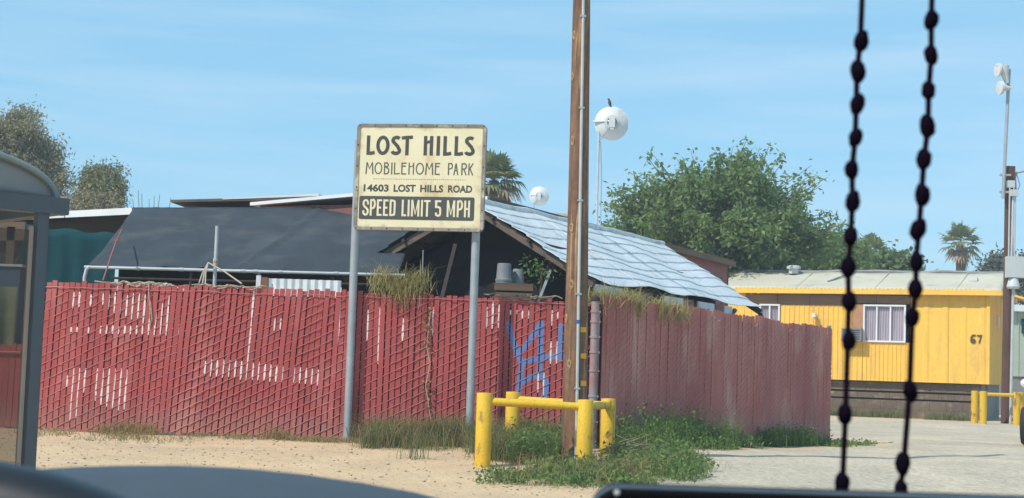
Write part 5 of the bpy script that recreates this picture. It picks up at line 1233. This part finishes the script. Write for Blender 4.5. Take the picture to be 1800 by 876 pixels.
for sx in (-1, 1):
    for dy in (0.05, 2.75):
        mb = MB(); mb.lathe([(0.20, -.12), (0.30, -.11), (0.325, -.07), (0.325, .07), (0.30, .11), (0.20, .12)], (cxm + sx * .82, cy + dy, cz + .325), XA, n=24); w_ = mb.build('wheel', M['tyre'], car, smooth='auto')
        mb = MB(); mb.lathe([(0.205, -.115), (0.19, -.125), (0.05, -.10), (0.05, .10), (0.19, .125), (0.205, .115)], (cxm + sx * .82, cy + dy, cz + .325), XA, n=20); mb.build('rim', M['galv'], w_, smooth='auto')
    mb = MB(); mb.lathe([(0.02, -.09), (0.07, -.05), (0.085, .02), (0.07, .07), (0.0, .08)], (cxm + sx * .98, cy + 1.0, cz + 1.03), (Vector((1.3, 0, 0)), Vector((0, 0, 1)), Vector((0, 1, 0))), n=14); mb.build('side_mirror', M['car_white'], car, smooth='auto')
    mb = MB(); mb.lathe([(0.12, 0), (0.11, -.03), (0.05, -.05)], (cxm + sx * .60, cy - .70, cz + .62), (Vector((1.2, 0, 0)), Vector((0, 0, .8)), Vector((0, 1, 0))), n=14); mb.build('headlight', M['white'], car, smooth='auto')
mb = MB(); mb.slab([(cxm - .72, cy + .80, cz + 1.0), (cxm + .72, cy + .80, cz + 1.0), (cxm + .58, cy + 1.36, cz + 1.43), (cxm - .58, cy + 1.36, cz + 1.43)], (0, -.012, .012)); mb.build('windscreen', M['glass_dark'], car)

car.rotation_euler = (0, 0, -R(25))
# ------------------------------------------------------------------ trees
def leafy_tree(name, label, base, cc, rad, ncl, nleaf, crad, ll, lw, mat, droop=0.2, shoots=30, trunk_r=0.16, group=None, zbias=0.0, leafpow=1.0):
    base = Vector(base); cc = Vector(cc); t = thing(name, base, label, 'tree', group)
    mb = MB(); fork = Vector((base.x + (cc.x - base.x) * .5, base.y + (cc.y - base.y) * .5, max(base.z + 0.4, cc.z - rad[2] * 0.95)))
    mb.tube([base - Vector((0, 0, .2)), base.lerp(fork, .5) + Vector((.04, 0, 0)), fork], [trunk_r * 1.25, trunk_r, trunk_r * .8], 10)
    cents = []
    while len(cents) < ncl:
        d = rng.normal(size=3); d /= np.linalg.norm(d); rr = rng.uniform(0.25, 1.0) ** 0.45
        bump_ = 0.80 + 0.42 * mnoise.noise(Vector(d) * 2.3 + Vector((base.x, base.y, 0)))
        p = np.array(cc) + d * rr * np.array(rad) * bump_
        if p[2] < base.z + 0.5: continue
        cents.append(p)
    cents = np.array(cents)
    for i in range(0, ncl, 3):
        e = Vector(cents[i]); m_ = fork.lerp(e, .5) + Vector((0, 0, 0.12 * (e - fork).length)); l_ = (e - fork).length
        mb.tube([fork, fork.lerp(m_, .6), m_, e], [trunk_r * .45, trunk_r * .32, trunk_r * .18, 0.012], 5, cap=False)
    shoot_c = []
    for k in range(shoots):
        i = rng.integers(ncl); d = cents[i] - np.array(cc); d = d / np.array(rad); 
        if d[2] < -0.3: continue
        dn = d / (np.linalg.norm(d) + 1e-6); top = np.array(cc) + dn * np.array(rad) * rng.uniform(0.92, 1.16); top[2] += rng.uniform(0, 0.35)
        st_ = cents[i]; pts = [Vector(st_), Vector(st_ + (top - st_) * .5 + rng.normal(size=3) * .05), Vector(top)]
        mb.tube(pts, [0.018, 0.012, 0.006], 4, cap=False)
        for f_ in rng.uniform(0.1, 1.05, int(nleaf * 0.16) + 3): shoot_c.append(st_ + (top - st_) * f_ + rng.normal(size=3) * ll * 0.55)
    mb.build('trunk', M['bark'], t, fix=False)
    sizes = rng.uniform(0.6, 1.35, ncl)
    C = np.concatenate([c + rng.normal(size=(int(nleaf * s_), 3)) * np.array([crad, crad, crad * .75]) * s_ * rng.uniform(.75, 1.1) for c, s_ in zip(cents, sizes)] + ([np.array(shoot_c)] if shoot_c else []))
    C = C[C[:, 2] > base.z + 0.25]
    quads_obj('crown', leaves_np(C, ll, lw, droop), mat, t)
    return t
def world_r(px, Y): return px * Y / FPX
# big broadleaf tree behind the shed and the yellow home
Yt = 47.0; cc = P(1268, 412, Yt)
leafy_tree('broadleaf_tree', 'large bushy green tree rising behind the yellow home', (cc.x, Yt, 0), cc, (world_r(195, Yt), 2.9, world_r(140, Yt)), 320, 190, 0.21, 0.185, 0.09, M['leaf'], 0.6, 260, 0.2)
cc = P(1130, 455, 49); leafy_tree('broadleaf_tree', 'low green bushy tree spreading left below the large green tree', (cc.x, 49, 0), cc, (world_r(85, 49), 1.8, world_r(75, 49)), 90, 150, 0.26, 0.185, 0.09, M['leaf'], .6, 40, .12)
cc = P(1462, 470, 52); leafy_tree('broadleaf_tree', 'lower green tree behind the left bead strand, right of the large tree', (cc.x, 52, 0), cc, (world_r(72, 52), 1.8, world_r(58, 52)), 110, 150, 0.26, 0.185, 0.09, M['leaf'], .6, 42, .12)
cc = P(1555, 475, 56); leafy_tree('bush', 'light green bush just over the roof between the bead strands', (cc.x, 56, 0), cc, (world_r(55, 56), 1.4, world_r(26, 56)), 40, 80, 0.3, 0.28, 0.15, M['leaf2'], .3, 12, .1)
cc = P(1757, 478, 66); leafy_tree('bush', 'grey-green bush above the roof beside the far pole', (cc.x, 66, 0), cc, (world_r(28, 66), 1.0, world_r(40, 66)), 45, 70, 0.26, 0.22, 0.10, M['greybush'], .1, 14, .1)
cc = P(1815, 500, 60); leafy_tree('bush', 'grey-green bush at the right edge behind the meter box', (cc.x, 60, 0), cc, (world_r(28, 60), 1.0, world_r(60, 60)), 40, 60, 0.26, 0.22, 0.10, M['greybush'], .1, 8, .1)
# olive-brown trees at the left
Ye = 55.0
cc = P(15, 345, Ye); leafy_tree('eucalyptus_tree', 'tall olive-brown tree rising behind the bus shelter roof', (cc.x, Ye, 0), cc, (world_r(122, Ye), 2.4, world_r(165, Ye)), 380, 260, 0.25, 0.19, 0.055, M['eucalypt'], .9, 25, .3)
cc = P(-40, 290, 57); leafy_tree('eucalyptus_tree', 'tall olive-brown tree cut by the left picture edge', (cc.x, 57, 0), cc, (world_r(85, 57), 2.2, world_r(105, 57)), 120, 220, 0.28, 0.19, 0.05, M['eucalypt'], .9, 20, .3)
cc = P(178, 352, 53); leafy_tree('eucalyptus_tree', 'shorter olive-green tree standing right of the tall olive-brown trees', (cc.x, 53, 0), cc, (world_r(32, 53), 1.1, world_r(76, 53)), 180, 210, 0.19, 0.16, 0.05, M['eucalypt_green'], .9, 12, .16)
cc = P(165, 385, 50); leafy_tree('bush', 'low brownish bush just above the carport roof', (cc.x, 50, 0), cc, (world_r(55, 50), 1.1, world_r(42, 50)), 80, 160, 0.24, 0.16, 0.05, M['eucalypt'], .6, 10, .12)
# leafless twigs above the awning
tw = thing('bare_shrub', PX(255, 34, 0), 'bare thin twigs poking above the black awning', 'shrub')
for px, py in ((222, 345), (243, 335), (249, 341), (262, 350), (271, 345), (281, 342), (233, 350), (300, 348)):
    b_ = PX(255 + (px - 255) * .4, 34, 2.0); e = P(px, py, 34); mb = MB(); mb.tube([b_, b_.lerp(e, .6) + Vector((random.uniform(-.06, .06), 0, 0)), e], [0.02, 0.012, 0.005], 5); mb.build('twig', M['bark'], tw)
mb = MB(); p = PX(255, 34, 0); mb.tube([(p.x, 34, 0), (p.x, 34, 2.05)], [0.06, 0.03], 8); mb.build('stem', M['bark'], tw)

def palm(label, px, py, Y, rpx, skirt, group='fan palms', nf=34):
    c = P(px, py, Y); r = world_r(rpx, Y); t = thing('palm_tree', (c.x, Y, 0), label, 'palm tree', group)
    mb = MB(); mb.tube([(c.x, Y, -.2), (c.x + .05, Y, c.z * .5), (c.x, Y, c.z)], [r * .22, r * .17, r * .16], 10); mb.build('trunk', M['bark'], t, smooth='auto')
    def frond(d, length, mat_list, fold):
        d = Vector(d).normalized(); side_ = d.cross(Vector((0, 0, 1)))
        if side_.length < .05: side_ = Vector((1, 0, 0))
        side_.normalize(); upv = side_.cross(d).normalized()
        pet = c + d * length * .48; out = []
        out.append([c + side_ * .02, c - side_ * .02, pet - side_ * .015, pet + side_ * .015])
        nb = 15
        for k in range(nb):
            a = R(-105 + 210 * k / (nb - 1)) ; dd = (d * math.cos(a) + side_ * math.sin(a) + upv * 0.12).normalized()
            ln = length * (.62 - .14 * abs(a) / R(105)); w_ = length * .05
            pr = dd.cross(upv).normalized() * w_
            m_ = pet + dd * ln * .6; e = pet + dd * ln + Vector((0, 0, -ln * fold * random.uniform(.5, 1.2)))
            out += [[pet, pet, m_ + pr, m_ - pr], [m_ - pr, m_ + pr, e, e]]
        return out
    g_, dry = [], []
    for k in range(nf):
        a = 2.4 * k + random.uniform(-.2, .2); el = R(85 - 125 * k / nf + random.uniform(-8, 8))
        d = (math.cos(a) * math.cos(el), math.sin(a) * math.cos(el), math.sin(el))
        fr_ = frond(d, r * random.uniform(.85, 1.1), None, .25 if el > 0 else .5)
        (dry if (el < R(-22) and skirt > .5) else g_).append(fr_)
    for k in range(int(20 * skirt)):
        a = random.uniform(0, 6.28); el = R(random.uniform(-85, -45)); dry.append(frond((math.cos(a) * math.cos(el), math.sin(a) * math.cos(el), math.sin(el)), r * random.uniform(.7, 1.05), None, .4))
    for lst, nm, mt in ((g_, 'frond', M['palm']), (dry, 'dead_frond', M['palm_dry'])):
        for fr_ in lst: quads_obj(nm, np.array([[tuple(v) for v in q] for q in fr_]), mt, t)
    return t
palm('fan palm with shaggy dead skirt beside the sign board', 868, 318, 50, 58, 1.0)
palm('lone fan palm standing above the yellow home roof', 1688, 430, 75, 46, .3, nf=20)
palm('fan palm half hidden by the left bead strand', 1530, 446, 62, 40, .3, nf=20)

# ------------------------------------------------------------------ weeds and grass
def scatter(n, fx, fy_):
    out = []
    for _ in range(n):
        x, y = fx(), fy_()
        out.append((x, y, gz(x, y) + rough_z(x, y) - 0.02))
    return np.array(out)
def clumps(centres, n, spread):
    out = []
    for (x, y) in centres:
        for _ in range(n):
            a, b = x + random.gauss(0, spread), y + random.gauss(0, spread)
            if y < FENCE_Y and b > FENCE_Y - .04: b = FENCE_Y - .04 - abs(random.gauss(0, .05))
            out.append((a, b, gz(a, b) + rough_z(a, b) - 0.02))
    return np.array(out)
def X_(px, Y): return PX(px, Y, 0).x
U_ = random.uniform
def stuff(name, arr, mat, label, cat): tag(quads_obj(name, arr, mat), label, cat, kind='stuff')
# dry fringe at the left fence foot
patch = lambda x: 0.5 + 0.9 * mnoise.noise(Vector((x * 1.9, 4.2, 0)))
c1 = [(x, y) for x, y in [(U_(X_(60, 18.7), X_(350, 18.7)), U_(18.05, 18.85)) for _ in range(120)] + [(U_(X_(340, 18.7), X_(650, 18.7)), U_(18.45, 18.88)) for _ in range(90)] if random.random() < patch(x)]
stuff('dry_grass', np.concatenate([blades_np(clumps(c1, 26, .08), 0.085, .006, 1.0, .8), blades_np(clumps([(X_(px, 18.7), 18.75) for px in (190, 205, 222, 240, 255, 480, 495)], 70, .09), .22, .007, 1.0, .8)]), M['dry'], 'dry straw-coloured grass fringe at the foot of the red fence', 'grass')
c2 = [(x, y) for x, y in [(U_(X_(100, 18.4), X_(340, 18.4)), U_(17.8, 18.5)) for _ in range(60)] + [(U_(X_(340, 18.7), X_(640, 18.7)), U_(18.45, 18.85)) for _ in range(44)] if random.random() < 1 - patch(x + 3)]
stuff('green_tufts', blades_np(clumps(c2, 26, .09), 0.065, .006, 1.0, .6), M['grass'], 'small green tufts on the sand by the fence', 'grass')
# tall mixed grass from the sign to the pole
c3 = [(X_(630 + 370 * random.random() ** .8, 18.3), 18.88 - abs(random.gauss(0, .42))) for _ in range(170)] + [(U_(X_(850, 17.6), X_(1000, 17.6)), U_(17.1, 18.2)) for _ in range(60)]
gh = np.array([0.14 + 0.34 * max(0.0, 0.5 + 0.9 * mnoise.noise(Vector((x * 1.6, y * 2.5, 0)))) for (x, y) in c3 for _ in range(50)])
stuff('tall_grass', blades_np(clumps(c3, 50, .09), gh, .007, .7, .7), M['grass'], 'tall green grass at the fence foot between sign post and utility pole', 'grass')
stuff('tall_dry_grass', blades_np(clumps(c3[::2], 22, .12), .44, .0055, .8, .6), M['dry'], 'dry seed stalks among the tall grass by the sign', 'grass')
# leafy weeds round the bollards and along the side fence
c4 = [(U_(X_(900, 17.4), X_(1000, 17.4)), U_(16.9, 18.4), .34) for _ in range(90)] + [(X_(1095, 16.3) + random.gauss(0, .42), random.gauss(16.2, .36), U_(.05, .2)) for _ in range(120)] \
   + [(U_(X_(1080, 17.5), X_(1225, 17.5)), random.gauss(17.25, .4), U_(.06, .3)) for _ in range(105)] + [(U_(X_(860, 15.5), X_(1130, 15.5)), U_(15.3, 16.0), .06) for _ in range(60)]
c4 += [((A0 + U * t + NV * d).x, (A0 + U * t + NV * d).y, h) for t, d, h in [(U_(0, 2.7), abs(random.gauss(0, .32)) + .05, U_(.15, .55)) for _ in range(130)] + [(U_(2.2, 3.6), U_(.05, .5), .2) for _ in range(40)] + [(U_(4.4, 6.2), U_(.06, .35), .26) for _ in range(60)] + [(U_(6.0, 7.4), U_(.06, .8), .08) for _ in range(24)]]
BL, HL, LC = [], [], []
for (x, y, h) in c4:
    if y < 14.9: continue
    for _ in range(20):
        a, b = x + random.gauss(0, .07), y + random.gauss(0, .07); BL.append((a, b, gz(a, b) - .02)); HL.append(h)
    for _ in range(26):
        a, b = x + random.gauss(0, .08), y + random.gauss(0, .08); LC.append((a, b, gz(a, b) + abs(random.gauss(.35, .3)) * h))
stuff('leafy_weeds', np.concatenate([blades_np(np.array(BL), np.array(HL), .008, .5, .5), leaves_np(np.array(LC), .055, .026, -.2)]), M['weed_dark'], 'dense green weeds around the bollards and the side fence foot', 'weeds')
stuff('dry_stalks', blades_np(clumps([(x, y) for (x, y, h) in c4[::5] if y < 18.5], 24, .12), .27, .006, 1.0, .7), M['dry'], 'dry stalks among the green weeds by the bollards', 'grass')
# dead twig heap right of the bollards
dt = thing('dead_branches', PX(1100, 17.2, gz(1, 17)), 'small heap of dead grey twigs right of the bollards', 'twigs')
for k in range(8):
    x, y = X_(U_(1085, 1130), 17.3), 17.3 + U_(-.1, .1); z = gz(x, y) + U_(.16, .24); a = U_(-.35, .5); l = U_(.12, .3)
    mb = MB(); mb.tube([(x - l, y + U_(-.1, .1), z - a * l), (x, y, z + U_(-.02, .02)), (x + l, y + U_(-.1, .1), z + a * l)], [.006, .004, .002], 4); mb.build('twig', M['palm_dry'], dt)
# tumbleweed hooked on the fence top and yellowing weeds on the side fence
def top_plant(name, label, pts, h, mat, parent_cat='plant', n=80, hang=0.0):
    t = thing(name, pts[0], label, parent_cat); B = []
    for p in pts:
        for _ in range(n): B.append((p[0] + random.gauss(0, .07), p[1] + random.gauss(0, .04), p[2] + random.gauss(-.03, .05)))
    B = np.array(B); arr = [blades_np(B, h, .010, 1.1, .8)]
    if hang:
        H_ = blades_np(B[::3], hang, .006, .9, .9); z0 = np.repeat(np.concatenate([B[::3, 2], B[::3, 2]])[:, None], 4, 1); H_[:, :, 2] = 2 * z0 - H_[:, :, 2]; H_[:, :, 1] -= .05; arr.append(H_)
    quads_obj('foliage', np.concatenate(arr), mat, t)
    mb = MB(); p = Vector(pts[len(pts) // 2]); mb.tube([p + Vector((0, 0, -.35)), p], [.012, .006], 5); mb.build('stem', M['bark'], t)
top_plant('dry_weed', 'dry yellowish weed hooked over the fence top below the sign', [tuple(P(px, py, FENCE_Y - .02)) for px, py in ((660, 500), (675, 495), (690, 497), (705, 505), (718, 508), (735, 500), (742, 495), (700, 520))], .26, M['yellow_weed'], n=60, hang=.22)
def on_side(px, z):
    t = 0.0; best = None
    for k in range(200):
        q = A0 + U * (LEN * k / 199); d = Vector((q.x, q.y, z)) - EYE; x_ = 900 + FPX * d.dot(CR) / d.dot(F_)
        if best is None or abs(x_ - px) < best[0]: best = (abs(x_ - px), q)
    return (best[1].x - .05, best[1].y, z)
top_plant('yellow_weed', 'yellow-green weeds spilling over the side fence top next to the corner post', [on_side(px, 1.72) for px in (1062, 1075, 1088, 1100, 1112, 1125)], .24, M['yellow_weed'], n=150, hang=.15)
top_plant('yellow_weed', 'yellow-green weeds over the side fence top farther from the corner post', [on_side(px, 1.68) for px in (1158, 1172, 1186, 1200)], .24, M['yellow_weed'], n=140, hang=.15)
# dried creeper on the fence front
cv = thing('dry_vine', P(755, 700, FENCE_Y - .06), 'dry creeper climbing the red fence between the sign posts', 'vine')
mb = MB(); mb.tube([P(x, y, FENCE_Y - .045) for x, y in ((757, 740), (752, 700), (748, 680), (756, 640), (750, 610), (754, 570), (757, 548))], .006, 5); mb.build('stem', M['rope'], cv)
LCv = np.array([tuple(P(752 + random.gauss(0, 4), y_, FENCE_Y - .05)) for y_ in [random.choice((U_(540, 620), U_(670, 725))) for _ in range(90)]])
quads_obj('leaves', leaves_np(LCv, .05, .022, .3), M['dry'], cv)
# low weeds at the yellow home's foot
c5 = []
for (p0, p1, n_) in ((1455, 1475, 6), (1500, 1585, 26), (1640, 1705, 18)):
    for _ in range(n_):
        s_ = wall_s(U_(p0, p1), 0.1); q = tq(s_, U_(.05, .5), 0); c5.append((q.x, q.y))
stuff('home_weeds', blades_np(clumps(c5, 40, .12), .22, .016, .6, .4), M['grass'], 'low green weeds along the skirting of the yellow home', 'weeds')

# ------------------------------------------------------------------ inside the car: dashboard, wheel, screen, beads
M['dash'] = pmat('blue_grey_dash_vinyl', (0.055, 0.066, 0.080), (0.048, 0.058, 0.070), 40, 0.55, bump=0.0004, bscale=900, spec=0.35)
sil = [(-500, 1000), (-200, 880), (0, 832), (60, 825), (110, 821), (200, 818), (300, 818), (400, 822), (500, 831), (600, 845), (700, 862), (780, 880), (900, 915), (1100, 960), (1500, 985), (2600, 1010)]
def sil_y(px):
    for (a, b) in zip(sil[:-1], sil[1:]):
        if a[0] <= px <= b[0]:
            t = (px - a[0]) / (b[0] - a[0]); return a[1] + (b[1] - a[1]) * (t * t * (3 - 2 * t) * .3 + t * .7)
    return sil[-1][1]
def dash_f(u, v):
    px = -480 + 3000 * u; c = P(px, sil_y(px), 0.82)
    th = (v - 0.35)
    if v < 0.35:
        k = (0.35 - v) / 0.35; return Vector((c.x * (1 - .25 * k), 0.82 - 0.36 * k, c.z - 0.052 * k ** 1.25 - .002 * k))
    k = (v - 0.35) / 0.65; return Vector((c.x, 0.82 + 0.42 * k, c.z - 0.012 * k - 0.16 * k * k))
dash = thing('dashboard', P(300, 900, .8), 'dark blue-grey car dashboard hump along the bottom left', 'dashboard')
mb = MB(); mb.grid(lambda u, v: dash_f(u, v) - Vector((0, 0, .0064)), 120, 40); mb.build('cowl', M['dash'], dash, smooth=True, solid=0.012)
sw = thing('steering_wheel', P(-264, 1805, .5), 'black steering wheel rim curving through the bottom left corner', 'steering wheel')
M['leather'] = pmat('black_leather', (0.010, 0.011, 0.014), (0.014, 0.015, 0.018), 60, 0.38, spec=0.5)
wc = P(-264, 1852, .5); tn = Vector((0, -math.cos(R(14)), math.sin(R(14)))); wx = Vector((1, 0, 0)); wy = tn.cross(wx).normalized(); wy = wy if wy.z > 0 else -wy
RW = 0.182
ring = [wc + (wx * math.cos(2 * math.pi * k / 96) + wy * math.sin(2 * math.pi * k / 96)) * (RW - .0155) for k in range(97)]
mb = MB(); mb.tube(ring, 0.0165, 14, cap=False); mb.build('rim', M['leather'], sw, smooth=True)
for a in (0, 180, 270):
    d = wx * math.cos(R(a)) + wy * math.sin(R(a)); mb = MB(); mb.box(wc + d * 0.105 - tn * .015, (0.13, 0.045, 0.014), (d, d.cross(tn), tn)); mb.build('spoke', M['leather'], sw)
mb = MB(); mb.lathe([(0.06, -.03), (0.062, 0), (0.05, .015), (0, .02)], wc - tn * .015, (wx, wy, tn), n=28); mb.build('hub', M['leather'], sw, smooth='auto')
# screen standing on the dash
scn = thing('dashboard_screen', P(1400, 950, .62), 'black screen with rounded corner along the bottom right edge', 'screen')
q = P(1036, 852, .62); ws_, hs_ = .30, .17
back_t = Vector((0, -math.sin(R(6)), math.cos(R(6))))
M['matte_black'] = pmat('matte_black', (0.004, 0.004, 0.005), None, 30, 0.6, spec=0.08); sx_ = Vector((1, 0, 0)); snn = sx_.cross(back_t)
def rr3(x0, x1, y0, y1, r_, off):
    o_ = []
    for (cx_, cy_, a0) in ((x1 - r_, y1 - r_, 0), (x0 + r_, y1 - r_, 90), (x0 + r_, y0 + r_, 180), (x1 - r_, y0 + r_, 270)):
        for k in range(9): a = R(a0 + 90 * k / 8); o_.append(q + sx_ * (cx_ + r_ * math.cos(a)) + back_t * (cy_ + r_ * math.sin(a)) + snn * off)
    return o_
fo = snn if snn.y < 0 else -snn
def shell(name, inset0, inset1, off0, off1, r0_, r1_, mat, par):
    A_ = rr3(inset0, ws_ - inset0, -hs_ + inset0, -inset0, r0_, 0); B_ = rr3(inset1, ws_ - inset1, -hs_ + inset1, -inset1, r1_, 0)
    A_ = [p + fo * off0 for p in A_]; B_ = [p + fo * off1 for p in B_]; n_ = len(A_); mb = MB(); mb.v = [tuple(p) for p in A_ + B_]
    mb.f = [(i, (i + 1) % n_, n_ + (i + 1) % n_, n_ + i) for i in range(n_)] + [tuple(range(n_)), tuple(range(n_, 2 * n_))]
    return mb.build(name, mat, par, smooth='auto')
M['satin'] = pmat('satin_grey_rim', (0.16, 0.18, 0.20), None, 20, 0.3, 0.6, spec=0.5)
shell('housing', 0.0012, 0.0012, -0.014, -0.0022, .011, .011, M['matte_black'], scn)
shell('trim', 0.0, 0.0008, -0.002, 0.0, .012, .0115, M['satin'], scn)
shell('bezel', 0.0010, 0.0022, 0.0004, 0.003, .0105, .010, M['matte_black'], scn)
shell('display', 0.014, 0.014, 0.0032, 0.0036, .004, .004, M['black_plastic'], scn)
mb = MB(); mb.lathe([(0.0011, 0), (0.0011, .0005), (0.0004, .0008)], q + sx_ * .0105 - back_t * .0022 + fo * .0032, (sx_, back_t, fo), n=12); mb.build('screw', M['white'], scn)  # this white dot paints a glint on the screen corner
mb = MB(); mb.box(q + sx_ * (ws_ / 2) + back_t * (-hs_ - .02) - fo * .02, (.08, .05, .10), (sx_, fo, back_t)); mb.build('stand', M['black_plastic'], scn)

ros = thing('rosary', P(1560, -260, .72), 'dark purple-black knotted prayer beads hanging in two strands in front of the view', 'beads')
M['bead'] = pmat('shaded_purple_bead', (0.005, 0.0025, 0.007), (0.007, 0.0035, 0.010), 200, 0.85, spec=0.03)  # bead colour darkened in place of the unbuilt car interior's shade
M['cord'] = pmat('dark_cord', (0.009, 0.004, 0.009), (0.013, 0.006, 0.012), 200, 0.9, spec=0.03)
s1 = [(1514, 72), (1508, 126), (1507, 183), (1504, 242), (1497, 298), (1499, 354), (1495, 415), (1491, 470), (1493, 530), (1492, 600), (1485, 728), (1480, 850)]
s2 = [(1637, 35), (1637, 97), (1632, 160), (1630, 222), (1624, 280), (1621, 343), (1614, 403), (1611, 460), (1609, 508), (1604, 558), (1600, 688), (1587, 815), (1583, 862)]
bead_meshes = []
for k in range(5):
    bm = bmesh.new(); bmesh.ops.create_icosphere(bm, subdivisions=2, radius=1.0); rr_ = random.Random(k)
    for v in bm.verts: v.co = Vector((v.co.x * .0034, v.co.y * .0034, v.co.z * .0053)) * (1 + .16 * mnoise.noise(v.co * 1.7 + Vector((k * 5, 0, 0))))
    me = bpy.data.meshes.new('bead'); bm.to_mesh(me); bm.free(); me.materials.append(M['bead']); bead_meshes.append(me)
YB = .72
for s_ in (s1, s2):
    for (px, py) in s_:
        o = bpy.data.objects.new('bead', random.choice(bead_meshes)); COL.objects.link(o); o.location = P(px, py, YB); o.rotation_euler = (U_(-.2, .2), ROLL * 0 + U_(-.25, .25), U_(0, 6)); sc2 = U_(.92, 1.1); o.scale = (sc2, sc2, sc2 * U_(.9, 1.05)); adopt(o, ros)
path = [P(1575, -300, YB), P(1530, -200, YB), P(1518, -60, YB)] + [P(x + U_(-2, 2), y, YB) for x, y in s1] + [P(1476, 930, YB), P(1478, 1040, YB), P(1520, 1130, YB), P(1560, 1080, YB), P(1578, 950, YB)] + [P(x + U_(-2, 2), y, YB) for x, y in s2[::-1]] + [P(1640, -60, YB), P(1625, -200, YB), P(1580, -300, YB)]
mb = MB(); mb.tube(path, .0014, 7); mb.build('cord', M['cord'], ros, smooth=True)

# ------------------------------------------------------------------ thin haze volume added to lift shadows, for the unbuilt windscreen's veil
hz = MB(); hz.box((0, 1225, 5.0), (3400, 2750, 12.6))
hm = bpy.data.materials.new('haze_veil'); hm.use_nodes = True
hn_ = hm.node_tree.nodes; hn_.clear(); ho = hn_.new('ShaderNodeOutputMaterial'); hv_ = hn_.new('ShaderNodeVolumePrincipled')
hv_.inputs['Color'].default_value = (0.86, 0.92, 1.0, 1); hv_.inputs['Density'].default_value = 0.0017; hv_.inputs['Anisotropy'].default_value = 0.0
hm.node_tree.links.new(hv_.outputs['Volume'], ho.inputs['Volume'])
tag(hz.build('haze', hm), 'thin pale haze volume added for the windscreen veil', 'haze', kind='stuff')
